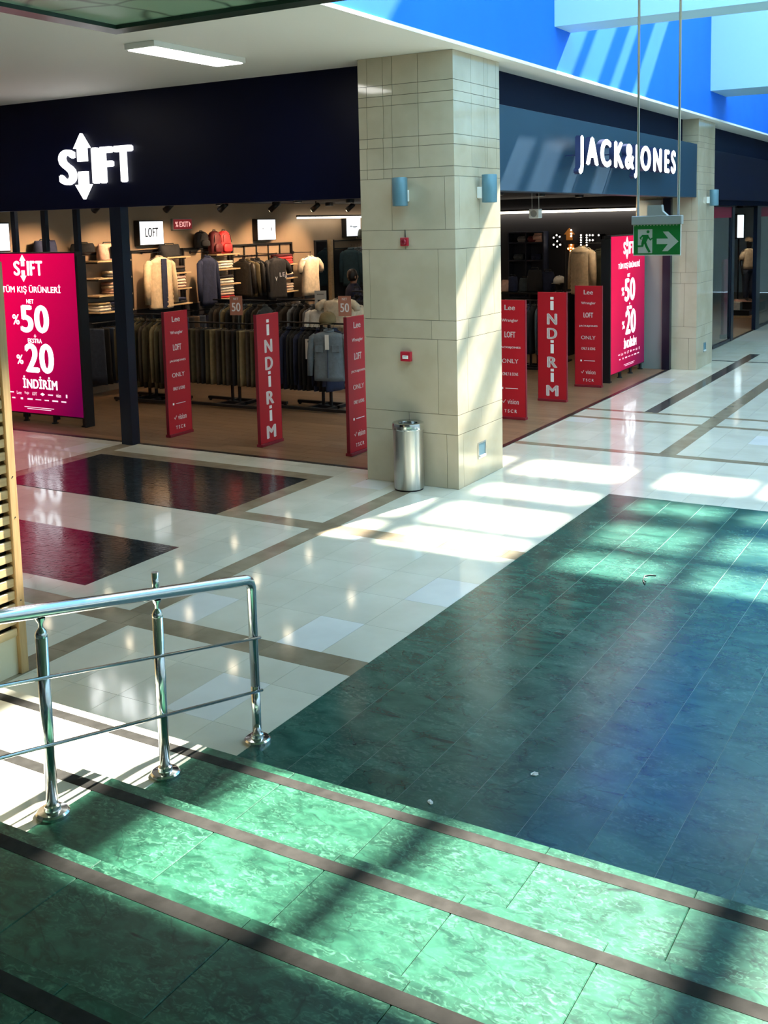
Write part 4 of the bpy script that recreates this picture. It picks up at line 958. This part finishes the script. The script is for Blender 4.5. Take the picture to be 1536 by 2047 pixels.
garment((-9.72, 14.98, 1.62), .1, 'tee', .56, .46, .10, 'cream', 'pale cream T-shirt on the rear rack', 'T-shirt', None, 'short')
garment((-9.50, 15.30, 1.475), 1.2, 'shirt', .5, .72, .06, 'cream', 'cream sweater at the right end of the rear rack', 'sweater', None)
rack(-12.9, -11.6, 15.6, 1.45, 'black clothes rack with grey jackets below the backpacks')
fill(-12.8, -11.7, 15.6, 1.45, 11, ('black', 'brown', 'slate', 'khaki'), 'jacket', .46, .92, 'jacket on the floor rack below the backpacks', 'jackets on the rack below the backpacks')
rack(-11.7, -10.4, 18.6, 1.42, 'black clothes rack in front of the mirror')
fill(-11.6, -10.5, 18.6, 1.42, 9, ('black', 'navy', 'black', 'grey'), 'jacket', .46, .92, 'jacket on the rack before the mirror', 'jackets in front of the mirror')
# price cards
M['card'] = mat('white card', (.62, .60, .58), .6); M['cardred'] = mat('salmon card', (.55, .24, .17), .6); M['cardink'] = mat('dark card print', (.05, .05, .06), .6)
def card(loc, rz, w, h, lines, label, red=False, stem=0):
    t = thing('price_card', loc, label, 'price card', 'price cards on the racks', rz)
    bx(-w/2, w/2, -.004, .004, 0, h).build('card', M['cardred'] if red else M['card'], t, world=False)
    for s_, ww, hh, z in lines:
        m = text_mb(s_, ww*w, hh*h, .001, .02); m.xf(Matrix.Translation((0, -.0052, z*h))); m.build('print', M['inkwhite'] if red else M['cardink'], t, world=False)
    if stem: MB().tube([(0, 0, -stem), (0, 0, 0)], .005, 6).build('stem', M['black'], t, world=False)
def at(px, py, Y): return ony(px, py, Y)
card(at(624, 718, 13.0), .2, .20, .30, (('-', .6, .10, .88), ('-', .55, .02, .62), ('-', .6, .02, .46), ('100', .62, .22, .17)), 'white price card reading 100 beside the denim jacket')
card(at(473, 630, 13.1), .25, .21, .30, (('NET', .4, .12, .85), ('50', .7, .45, .42)), 'salmon price card reading 50 above the middle rack', True, at(473, 630, 13.1).z-1.30)
card(at(690, 632, 13.35), .25, .20, .30, (('NET', .4, .12, .85), ('50', .7, .45, .42)), 'salmon price card reading 50 beside the pillar edge', True, at(690, 632, 13.35).z-1.32)
card(at(642, 625, 15.3), .25, .21, .38, (('-', .6, .03, .84), ('-', .5, .08, .55), ('-', .62, .14, .25)), 'white price card in front of the mirror')
# baseball cap on the right rack
def cap(loc, rz, colr, label, s_=1.0):
    t = thing('baseball_cap', loc, label, 'cap', None, rz)
    rows = [ring(.095*s_*a, .11*s_*a, z*s_, 20, 0, 0) for a, z in ((1, 0), (1.02, .03), (.95, .07), (.75, .105), (.4, .125), (.08, .13))]
    MB().loft(rows).build('crown', FB[colr], t, world=False)
    rows = []
    poly = [(.085*math.cos(a)*s_, (-.09-.085*math.sin(a))*s_) for a in [i*PI/10 for i in range(11)]]
    m = MB(); va = [m.bm.verts.new((x, y, .012-.02*(abs(x)/.09)**2)) for x, y in poly]; vb = [m.bm.verts.new((x, y, .004-.02*(abs(x)/.09)**2)) for x, y in poly]
    m.bm.faces.new(va); m.bm.faces.new(vb[::-1])
    for k in range(len(poly)): m.bm.faces.new((va[k], vb[k], vb[(k+1) % len(poly)], va[(k+1) % len(poly)]))
    m.build('visor', FB[colr], t, world=False); MB().lathe([(.012, .128*s_), (.008, .137*s_)], (0, 0, 0), 10).build('button', FB[colr], t, world=False)
    return t
cp = at(655, 632, 13.35); cap((cp.x, 13.35, 1.335), .4, 'khaki', 'pale khaki cap resting on the rack bar near the pillar', 1.3)

# ------------------------------------------------------------------ right half of the shop
FWY = 22.55
# bulb lettering on the far wall
M['bulb'] = mat('lit bulb', (.8, .8, .8), .4, emit=(1, .88, .75), estr=6.0); M['bulbwarm'] = mat('warm lit bulb', (.8, .6, .4), .4, emit=(1, .45, .16), estr=9.0); M['amber'] = mat('amber lit shell', (.35, .13, .03), .5, emit=(1, .35, .05), estr=.12)
mq = at(1160, 482, FWY)
t = thing('marquee_sign', (mq.x, FWY, mq.z), 'bulb studded letter sign glowing on the dark far shop wall', 'sign')
def U(px, py): p = at(px, py, FWY-.06); return p.x-mq.x, p.z-mq.z
def bulbs(pts, m_, par):
    me = MB().lathe([(.004, -.02), (.016, -.012), (.018, 0), (.012, .014), (.004, .018)], (0, 0, 0), 8).mesh('bulb', m_)
    for px, py in pts:
        x, z = U(px, py); place(me, 'bulb', (x, -.08, z), par)
def shell(px0, py0, px1, py1, ch):
    x0, z0 = U(px0, py1); x1, z1 = U(px1, py0); m = text_mb(ch, x1-x0, z1-z0, .06, .05); m.xf(Matrix.Translation(((x0+x1)/2, -.035, (z0+z1)/2))); return m.build('letter', M['black'], t, world=False)
l_ = shell(1104, 466, 1124, 496, 'S'); bulbs(((1108, 475), (1114, 470), (1120, 473), (1115, 482), (1121, 489), (1115, 493), (1108, 489)), M['bulb'], l_)
x0, z0 = U(1137, 480); x1, z1 = U(1137, 458); x2, z2 = U(1137, 486); x3, z3 = U(1141, 505)
a_ = MB().prism(arrow_poly(U(1138, 480)[0], U(1138, 480)[1], U(1138, 456)[1], .24, True), -.065, -.005).build('arrow', M['amber'], t, world=False)
bulbs(((1143, 460), (1143, 467), (1143, 472)), M['bulb'], a_)
a_ = MB().prism(arrow_poly(U(1142, 486)[0], U(1142, 486)[1], U(1142, 506)[1], .20, False), -.065, -.005).build('arrow', M['amber'], t, world=False)
bulbs(((1143, 489), (1142, 495), (1137, 497), (1147, 497), (1142, 502)), M['bulbwarm'], a_)
l_ = shell(1159, 467, 1166, 494, 'I'); bulbs([(1162.5, 470+k*5) for k in range(5)], M['bulb'], l_)
l_ = shell(1171, 467, 1189, 494, 'F'); bulbs([(1174, 470+k*5) for k in range(5)]+[(1180, 470), (1186, 470), (1180, 480), (1186, 480)], M['bulb'], l_)
l_ = shell(1194, 467, 1212, 494, 'T'); bulbs(((1198, 470), (1205, 482), (1205, 488)), M['bulb'], l_)
# low shelf unit with bags on it
ga, gb = at(985, 583, 20.8), at(1142, 583, 20.8); gz = ga.z
t = thing('shelf_unit', ((ga.x+gb.x)/2, 20.9, 0), 'low black shelf unit behind the red standees right of the pillar', 'shelf unit')
bx(ga.x, gb.x, 20.7, 21.2, gz-.04, gz).build('top', M['black'], t)
for x in (ga.x+.03, (ga.x+gb.x)/2, gb.x-.03): bx(x-.02, x+.02, 20.72, 21.18, 0, gz-.04).build('side_panel', M['black'], t)
for z in (.3, .75): bx(ga.x+.03, gb.x-.03, 20.74, 21.16, z, z+.03).build('shelf_board', M['black'], t)
k = 0
for z in (.331, .781):
    for x in (ga.x+.35, ga.x+.85, gb.x-.85, gb.x-.35):
        folded((x, 20.92, z), 0, .36, .28, .10, ('navy', 'grey', 'brown', 'black')[k % 4], f'{("navy", "grey", "brown", "black")[k % 4]} folded pile on the {"lower" if z < .5 else "upper"} board, {"left" if x < (ga.x+gb.x)/2 else "right"} half of low unit', 'piles in the low shelf unit'); k += 1
def stand_bag(px, y, w, h, colr, label):
    p = at(px, 583, y); t = thing('tote_bag', (p.x, y, gz), label, 'bag', 'bags on the low shelf unit')
    rows = [ring(w/2*a, .09*b_, t_*h, 18, .05, 1) for t_, a, b_ in ((0, .96, 1), (.08, 1, 1.05), (.5, 1, .9), (.85, .92, .6), (1, .82, .35))]
    MB().loft(rows).build('bag_body', FB[colr], t, world=False)
    MB().tube([(-w*.25, 0, h*.96), (-w*.2, 0, h*1.1), (w*.2, 0, h*1.1), (w*.25, 0, h*.96)], .010, 8).build('strap', M['black'], t, world=False)
stand_bag(1012, 20.9, .20, .25, 'pink', 'pale paper bag at the right edge of the pillar'); stand_bag(1026, 20.92, .22, .32, 'navy', 'navy bag next to the pale paper bag')
stand_bag(1070, 20.9, .34, .46, 'black', 'black bag in the middle of the low shelf unit'); stand_bag(1050, 21.05, .26, .28, 'slate', 'small slate bag on the low shelf unit')
stand_bag(1096, 21.0, .30, .42, 'navy', 'navy bag left of the white cap')
# white cap on a dark head form
hp = at(1119, 583, 20.8)
t = thing('head_form', (hp.x, 20.8, gz), 'dark head form wearing a white cap', 'display head')
MB().loft([ring(.05*a, .06*a, z, 16, 0, 0) for a, z in ((1.5, 0), (1.2, .03), (.9, .05), (1.3, .10), (1.75, .18), (1.8, .25), (1.5, .31), (.7, .345))]).build('head', M['black'], t, world=False)
cap((hp.x, 20.8, gz+.20), -.3, 'white', 'white cap on the dark head form right of the pillar', 1.15)
# dark wall cabinet
ca, cb = at(1020, 465, FWY-.2), at(1090, 560, FWY-.2)
t = thing('open_cabinet', ((ca.x+cb.x)/2, FWY, 1.0), 'dark blue open wall cabinet on the far shop wall', 'cabinet')
M['bluecab'] = mat('dark blue lacquer', (.012, .018, .04), .5)
bx(ca.x, cb.x, FWY-.03, FWY, cb.z-.4, ca.z).build('back', M['bluecab'], t)
for x in (ca.x, (ca.x+cb.x)/2, cb.x): bx(x-.015, x+.015, FWY-.3, FWY, cb.z-.4, ca.z).build('side_panel', M['bluecab'], t)
SZ = [ca.z, at(1050, 485, FWY).z, at(1050, 520, FWY).z, cb.z-.39]
for z in SZ: bx(ca.x, cb.x, FWY-.3, FWY, z-.015, z+.015).build('shelf_board', M['bluecab'], t)
for i, (px, z, c_) in enumerate(((1080, SZ[1], 'pink'), (1068, SZ[1], 'maroon'), (1048, SZ[1], 'grey'), (1040, SZ[2], 'slate'), (1075, SZ[2], 'navy'))):
    p = at(px, 500, FWY-.16); folded((p.x, FWY-.16, z+.016), 0, .19, .24, .20 if i == 0 else .13, c_, ('pink', 'maroon', 'grey', 'slate', 'navy')[i]+' folded pile in the dark blue wall cabinet', 'piles in the wall cabinet')
# jackets in front of the right opening
jp = at(1165, 492, 19.7)
garment((jp.x, 19.7, jp.z+.06), -.55, 'puffer', .60, .92, .13, 'beige', 'pale beige puffer jacket behind the brand standee beside the LED display', 'jacket', None)
jp2 = at(1200, 497, 20.05)
garment((jp2.x, 20.05, jp2.z+.05), -.3, 'jacket', .56, .86, .12, 'green', 'dark green jacket between the beige puffer and the LED display', 'jacket', None)
rx0, rx1 = at(1140, 480, 19.72).x, at(1216, 480, 19.72).x
rz_ = jp.z+.03
t = thing('clothes_rack', ((rx0+rx1)/2, 19.72, 0), 'tall black rack with the beige puffer beside the LED display', 'clothes rack', 'black clothes racks on the shop floor')
MB().tube([(rx0-.1, 19.72, rz_+.02), (rx1+.02, 19.72, rz_+.02)], .012, 8).build('top_bar', M['black'], t)
for x in (rx0-.1, rx1+.02): bx(x-.015, x+.015, 19.70, 19.74, 0, rz_+.02).build('post', M['black'], t); bx(x-.03, x+.03, 19.45, 20.0, 0, .03).build('foot', M['black'], t)
# row of dark clothes in the middle
ma, mb_ = at(1010, 600, 18.6), at(1128, 600, 18.6)
rack(ma.x, mb_.x, 18.6, 1.30, 'black clothes rack with dark jackets behind the standees right of the pillar')
fill(ma.x+.1, mb_.x-.1, 18.6, 1.30, 11, ('black', 'slate', 'black', 'khaki', 'navy'), 'jacket', .46, .90, 'jacket on the rack behind the right standees', 'dark jackets right of the pillar')
# hanging white speaker
sp = at(1071, 427, 15.0)
t = thing('ceiling_speaker', (sp.x, 15.0, sp.z), 'small white speaker box hanging from two wires under the ceiling', 'speaker')
bx(-.08, .08, -.07, .07, -.07, .07, bevel=.012, seg=2).build('box', M['plastic'], t, world=False)
for x in (-.055, .055): MB().tube([(x, 0, .07), (x, 0, 3.26-sp.z)], .003, 6).build('wire', M['plastic'], t, world=False)
MB().lathe([(.05, -.071), (.05, -.073), (.04, -.074)], (0, 0, 0), 18, 'Y').build('grille', M['greyplastic'], t, world=False)

# ------------------------------------------------------------------ far shop
M['crimson'] = mat('crimson panel', (.22, .004, .03), .4)
M['glass'] = mat('clear shop glass', (.9, .95, .95), .02, trans=1.0, spec=.5)
def pane(nm, y0, y1, label):
    w_ = struct(nm, bx(-5.44, -5.36, y0, y1, 2.97, 3.06), M['navyframe'], label)
    bx(-5.43, -5.38, y0, y1, 2.74, 2.97).build('header_panel', M['crimson'], w_)
    bx(-5.43, -5.37, y0, y1, 0, .06).build('sill', M['navyframe'], w_)
    bx(-5.408, -5.398, y0, y1, .06, 2.74).build('pane', M['glass'], w_)
    bx(-5.42, -5.38, y1-.05, y1, .06, 2.74).build('mullion', M['navyframe'], w_)
pane('window_2', 22.72, 24.30, 'far shop window with crimson header just beyond the second pillar')
struct('trim_7', bx(-5.45, -5.36, 24.30, 24.55, 0, 3.06), M['navyframe'], 'navy post left of the far shop entrance')
struct('trim_8', bx(-5.45, -5.36, 26.95, 27.40, 0, 3.06), M['navyframe'], 'navy post right of the far shop entrance')
pane('window_3', 27.40, 31.0, 'far shop window with crimson header at the right picture edge')
pane('window_4', 31.0, 36.0, 'farthest shop window beyond the picture edge')
t = thing('sale_board', (-5.62, 25.0, 0), 'narrow crimson sale board at the far shop entrance', 'sign board')
bx(-5.66, -5.60, 24.62, 25.35, .10, 1.80, bevel=.004).build('board', M['crimson'], t); bx(-5.70, -5.56, 24.7, 25.3, 0, .10).build('foot', M['black'], t)
# crimson posters and stock behind the first window
t = thing('standing_poster', (-5.9, 23.5, .9), 'crimson poster standing behind the far shop window', 'poster')
bx(-5.92, -5.89, 22.95, 23.9, .75, 1.75).build('sheet', M['crimson'], t); 
bx(-5.889, -5.886, 23.2, 23.65, 1.42, 1.52).build('print', FB['pink'], t); bx(-5.889, -5.886, 23.25, 23.6, 1.15, 1.28).build('print', FB['pink'], t)
for x in (23.05, 23.8): bx(-5.93, -5.90, x-.02, x+.02, 0, .75).build('leg', M['black'], t)
def far_rack(x, y0, y1, z, n, cols_, label):
    t = thing('clothes_rack', (x, (y0+y1)/2, 0), label, 'clothes rack', 'racks in the far shop')
    MB().tube([(x, y0, z), (x, y1, z)], .014, 8).build('top_bar', M['black'], t)
    for y in (y0, y1): bx(x-.02, x+.02, y-.02, y+.02, 0, z).build('post', M['black'], t)
    for k in range(n): garment((x, y0+.1+(y1-y0-.2)*k/(n-1), z-.025), random.uniform(-.1, .1), 'jacket', .44, .85, .034, cols_[k % len(cols_)], f'{FB[cols_[k % len(cols_)]].name.split()[0]} garment on the {label}, {ON_[k]} from left', 'clothing', 'garments on '+label)
far_rack(-6.9, 22.95, 24.5, 2.35, 9, ('black', 'brown', 'grey'), 'high rack behind the far shop window')
far_rack(-8.2, 25.0, 28.5, 1.5, 12, ('black', 'navy', 'maroon'), 'low rack inside the far shop')
# lit screen
sa, sb = at(1468, 430, 34.2), at(1487, 475, 34.2)
t = thing('lit_screen', ((sa.x+sb.x)/2, 34.2, sb.z), 'bright portrait screen deep in the far shop', 'screen')
M['scr'] = mat('lit pale screen', (.5, .5, .5), .4, emit=(.75, .95, 1), estr=1.5)
bx(sa.x-.03, sb.x+.03, 34.2, 34.26, sb.z-.03, sa.z+.03).build('frame', M['black'], t); bx(sa.x+.11, sb.x, 34.19, 34.205, sb.z, sa.z).build('lit_face', M['scr'], t); bx(sa.x, sa.x+.10, 34.19, 34.205, sb.z, sa.z).build('poster_strip', FB['grey'], t)
MB().tube([((sa.x+sb.x)/2, 34.23, 0), ((sa.x+sb.x)/2, 34.23, sb.z)], .02, 8).build('stand', M['black'], t)
# mannequin on a pedestal
mp_ = at(1496, 600, 32.0); mz = mp_.z
t = thing('display_pedestal', (mp_.x, 32.0, 0), 'low black pedestal carrying the capped mannequin in the far shop', 'pedestal')
bx(-.55, .45, -.5, .5, 0, .05, bevel=.005).build('plinth', M['shelfoak'], t, world=False); bx(-.40, .40, -.4, .4, .05, mz-.02, bevel=.005).build('block', M['black'], t, world=False); bx(-.42, .42, -.42, .42, mz-.02, mz).build('top', FB['pink'], t, world=False)

def skin_figure(name, joints, edges, mat_, parent, root, sub=2):
    """one continuous body grown from a joint skeleton"""
    me = bpy.data.meshes.new(name); me.from_pydata([j_[:3] for j_ in joints], edges, []); me.materials.append(mat_)
    o = bpy.data.objects.new(name, me); COL.objects.link(o); o.parent = parent
    o.modifiers.new('skin', 'SKIN'); sk = me.skin_vertices[0].data if me.skin_vertices else None
    if sk is None:
        bm = bmesh.new(); bm.from_mesh(me); bm.verts.layers.skin.verify(); bm.to_mesh(me); bm.free(); sk = me.skin_vertices[0].data
    for i, j_ in enumerate(joints):
        sk[i].radius = (j_[3], j_[4] if len(j_) > 4 else j_[3]); sk[i].use_root = (i == root)
    sb_ = o.modifiers.new('smooth', 'SUBSURF'); sb_.levels = sub; sb_.render_levels = sub
    return o
def figure_joints(arm_out=.06, hand=True):
    J = [(0, 0, .95, .15, .11), (0, 0, 1.10, .145, .10), (0, .01, 1.28, .17, .11), (0, .01, 1.42, .15, .09), (0, 0, 1.50, .058, .058), (0, -.01, 1.58, .075, .085), (0, -.012, 1.67, .082, .098), (0, 0, 1.745, .06, .075)]
    E_ = [(0, 1), (1, 2), (2, 3), (3, 4), (4, 5), (5, 6), (6, 7)]
    for s_ in (-1, 1):
        b = len(J)
        J += [(s_*.10, 0, .86, .088), (s_*.105, -.01, .50, .062), (s_*.11, .01, .10, .042), (s_*.115, -.09, .045, .042, .035), (s_*.12, -.17, .03, .036, .022)]
        E_ += [(0, b), (b, b+1), (b+1, b+2), (b+2, b+3), (b+3, b+4)]
        b = len(J)
        J += [(s_*.185, 0, 1.40, .062), (s_*(.215+arm_out), .02, 1.13, .046), (s_*(.225+arm_out*1.3), -.04, .90, .034), (s_*(.228+arm_out*1.3), -.055, .82, .034, .02)]
        E_ += [(3, b), (b, b+1), (b+1, b+2), (b+2, b+3)]
        if hand:
            for k, (dy, l, r_) in enumerate(((-.034, .060, .0085), (-.012, .075, .009), (.010, .070, .0085), (.030, .055, .0075))):
                c = len(J); bx_ = s_*(.228+arm_out*1.3)
                J += [(bx_, -.055+dy*.8, .785, r_), (bx_-s_*.008, -.06+dy, .785-l*.55, r_*.95), (bx_-s_*.022, -.065+dy, .785-l, r_*.8)]; E_ += [(b+3, c), (c, c+1), (c+1, c+2)]
            c = len(J); J += [(bx_-s_*.012, -.098, .80, .010), (bx_-s_*.02, -.112, .765, .0085)]; E_ += [(b+3, c), (c, c+1)]
    return J, E_
def zone_mat(name, zones, hands):
    """cloth and skin zones by body height (object space); hands lie outside the hips"""
    m = mat(name, (.1, .1, .1), .8); nt = m.node_tree; N = nt.nodes; L = nt.links; b = N['Principled BSDF']
    tc = N.new('ShaderNodeTexCoord'); sp_ = N.new('ShaderNodeSeparateXYZ'); L.new(tc.outputs['Object'], sp_.inputs[0])
    dv = N.new('ShaderNodeMath'); dv.operation = 'DIVIDE'; L.new(sp_.outputs['Z'], dv.inputs[0]); dv.inputs[1].default_value = 2.0
    r = N.new('ShaderNodeValToRGB'); r.color_ramp.interpolation = 'CONSTANT'; e = r.color_ramp.elements
    e[0].position = 0; e[0].color = (*zones[0][1], 1); e[1].position = zones[1][0]/2; e[1].color = (*zones[1][1], 1)
    for z_, c_ in zones[2:]: q = e.new(z_/2); q.color = (*c_, 1)
    L.new(dv.outputs[0], r.inputs['Fac'])
    ab = N.new('ShaderNodeMath'); ab.operation = 'ABSOLUTE'; L.new(sp_.outputs['X'], ab.inputs[0])
    g1 = N.new('ShaderNodeMath'); g1.operation = 'GREATER_THAN'; L.new(ab.outputs[0], g1.inputs[0]); g1.inputs[1].default_value = .19
    l1 = N.new('ShaderNodeMath'); l1.operation = 'LESS_THAN'; L.new(sp_.outputs['Z'], l1.inputs[0]); l1.inputs[1].default_value = hands[0]
    mu = N.new('ShaderNodeMath'); mu.operation = 'MULTIPLY'; L.new(g1.outputs[0], mu.inputs[0]); L.new(l1.outputs[0], mu.inputs[1])
    mx = N.new('ShaderNodeMix'); mx.data_type = 'RGBA'; L.new(mu.outputs[0], mx.inputs['Factor']); L.new(r.outputs['Color'], mx.inputs['A']); mx.inputs['B'].default_value = (*hands[1], 1)
    L.new(mx.outputs['Result'], b.inputs['Base Color']); return m
SK = (.42, .24, .17)
# capped mannequin
t = thing('mannequin', (mp_.x, 32.0, mz), 'dark mannequin with cream cap, cream T-shirt and jeans in the far shop', 'mannequin', None, .9)
J, E_ = figure_joints(.03)
J = [(a[0], a[1], a[2]-.008) + tuple(a[3:]) for a in J]
skin_figure('figure', J, E_, mat('matte black mannequin', (.012, .012, .013), .5), t, 0)
rows = [ring(a, d, z, 18, .03, 1) for a, d, z in ((.205, .135, .90), (.20, .135, 1.0), (.195, .13, 1.15), (.215, .14, 1.32), (.205, .13, 1.42), (.12, .09, 1.49), (.08, .075, 1.50))]
sh = MB().loft(rows).build('t_shirt', FB['cream'], t, world=False)
for s_ in (-1, 1): MB().tube([(s_*.165, 0, 1.40), (s_*.225, .01, 1.27), (s_*.25, .015, 1.17)], [.075, .08, .078], 12).build('sleeve', FB['cream'], sh, world=False)
for s_ in (-1, 1):
    MB().loft([[(s_*.105+x, y, z) for x, y, z in ring(a, a*1.05, z, 14, .03, z*9)] for a, z in ((.062, .06), (.072, .25), (.08, .5), (.098, .75), (.115, .88))]).build('jeans_leg', FB['darkdenim'], t, world=False)
MB().loft([ring(.20, .13, .82, 18, .02, 0), ring(.195, .13, .96, 18, .02, 0)]).build('jeans_waist', FB['darkdenim'], t, world=False)
c_ = cap((0, 0, 1.70), 0, 'cream', None, 1.05)
for k_ in ('label', 'category', 'group'):
    if k_ in c_: del c_[k_]
c_.parent = t; c_.name = 'cap'
# lower crate beside the pedestal
cr = at(1478, 650, 30.2)
t = thing('black_crate', (cr.x, 30.2, 0), 'flat black box on a pale plinth in front of the mannequin', 'box')
bx(-.28, .5, -.25, .25, 0, .06).build('plinth', M['shelfoak'], t, world=False); bx(-.26, .30, -.2, .2, .06, .20, bevel=.004).build('box', M['black'], t, world=False); bx(-.24, .05, -.16, .16, .20, .42, bevel=.01).build('pale_parcel', FB['white'], t, world=False)
for k, (x, y) in enumerate(((-6.6, 24.5), (-6.6, 27.5), (-6.6, 30.8), (-8.5, 33.0))):
    t = thing('downlight', (x, y, 3.05), f'round warm downlight in the far shop, {("nearest", "second", "third", "rearmost")[k]} of four', 'downlight', 'downlights in the far shop')
    MB().lathe([(.085, 0), (.09, -.02), (.085, -.07), (.066, -.07), (.066, -.05)], (0, 0, 0), 20).build('can', M['black'], t, world=False)
    MB().lathe([(.064, -.052), (.064, -.062)], (0, 0, 0), 16).build('lens', M['spot_lamp'], t, world=False)
    ld = bpy.data.lights.new('bulb', 'SPOT'); ld.energy = 45; ld.spot_size = math.radians(120); ld.spot_blend = .6; ld.color = (1, .78, .54); ld.shadow_soft_size = .06
    lo = bpy.data.objects.new('bulb', ld); COL.objects.link(lo); lo.parent = t; lo.location = (0, 0, -.08)

# ------------------------------------------------------------------ shopper
t = thing('person', (-12.08, 19.25, 0), 'person with short dark hair in a navy jacket seen between the racks', 'person', None, 2.6)
J, E_ = figure_joints(.02)
J = [(a[0], a[1], a[2]*1.02+.0) + tuple(a[3:]) for a in J]
body = skin_figure('body', J, E_, zone_mat('shopper cloth and skin zones', ((0, (.015, .015, .018)), (.09, (.03, .008, .02)), (.98, (.008, .010, .02)), (1.53, SK)), (.86, SK)), t, 0)
hr = []
for a, d, z in ((.070, .080, 1.60), (.090, .105, 1.66), (.094, .112, 1.73), (.082, .098, 1.80), (.045, .055, 1.845), (.01, .012, 1.853)): hr.append(ring(a, d, z, 18, .015, z*20, .022))
MB().loft(hr).build('hair', FB['hair'], t, world=False)
for s_ in (-1, 1): MB().loft([[(s_*.086+x*.35, y, z_) for x, y, z_ in ring(.022*a, .018*a, z_, 8, 0, 0, -.005)] for a, z_ in ((.3, 1.645), (1, 1.665), (1, 1.69), (.3, 1.71))]).build('ear', FB['skin'], t, world=False)
MB().loft([[(x, y, z_) for x, y, z_ in ring(.013*a, .016*a, z_, 8, 0, 0, -.108)] for a, z_ in ((.4, 1.655), (1, 1.665), (.8, 1.68), (.4, 1.71))]).build('nose', FB['skin'], t, world=False)
for s_ in (-1, 1): MB().lathe([(.010, -.104), (.010, -.098)], (s_*.032, 0, 1.713), 10, 'Y').build('eye', M['black'], t, world=False)
bx(-.022, .022, -.104, -.096, 1.626, 1.634).build('mouth', FB['maroon'], t, world=False)
# jacket shell over the torso
rows = [ring(a, d, z, 20, .03, z*4) for a, d, z in ((.20, .145, .88), (.195, .14, 1.0), (.195, .14, 1.15), (.22, .15, 1.32), (.215, .14, 1.42), (.12, .10, 1.51), (.075, .075, 1.545))]
jk = MB().loft(rows).build('jacket', FB['navy'], t, world=False)
for s_ in (-1, 1): MB().tube([(s_*.17, 0, 1.43), (s_*.225, .01, 1.28), (s_*.242, .02, 1.14), (s_*.255, -.03, .93)], [.075, .072, .062, .05], 12).build('sleeve', FB['navy'], jk, world=False)

# ------------------------------------------------------------------ litter on the green floor
for px, py, w_, lab in ((1070, 1548, .032, 'small white paper scrap near the middle of the green floor'), (861, 1605, .028, 'small white paper scrap close to the first stair nosing')):
    p = onz(px, py, 0); t = thing('paper_scrap', (p.x, p.y, 0), lab, 'paper scrap', 'paper scraps on the green floor', random.uniform(0, 3))
    pts = [(w_*math.cos(a)*(.55+.45*random.random()), w_*.55*math.sin(a)*(.6+.4*random.random())) for a in [i*PI/5 for i in range(10)]]
    m = MB(); va = [m.bm.verts.new((x, y, .001)) for x, y in pts]; vb = [m.bm.verts.new((x, y, .003+.004*random.random())) for x, y in pts]
    m.bm.faces.new(va[::-1]); m.bm.faces.new(vb)
    for k in range(10): m.bm.faces.new((va[k], va[(k+1) % 10], vb[(k+1) % 10], vb[k]))
    m.build('scrap', M['plastic'], t, world=False)
    MB().tube([(-w_*.5, 0, .005), (0, .004, .008), (w_*.5, -.003, .005)], .002, 6).build('crease', M['plastic'], t, world=False)
p = onz(1291, 1160, 0); q = onz(1311, 1150, 0); q2 = onz(1289, 1150, 0)
t = thing('loose_wire', (p.x, p.y, 0), 'bent black wire lying on the sunlit green floor', 'wire')
MB().tube([onz(1290, 1169, .004), onz(1286, 1160, .004), onz(1289, 1151, .006), onz(1300, 1149.5, .005), onz(1312, 1150.5, .004)], .0045, 6).build('wire', M['black'], t)
MB().tube([onz(1286, 1160, .004), onz(1292, 1163, .010)], .004, 6).build('wire_end', M['black'], t)
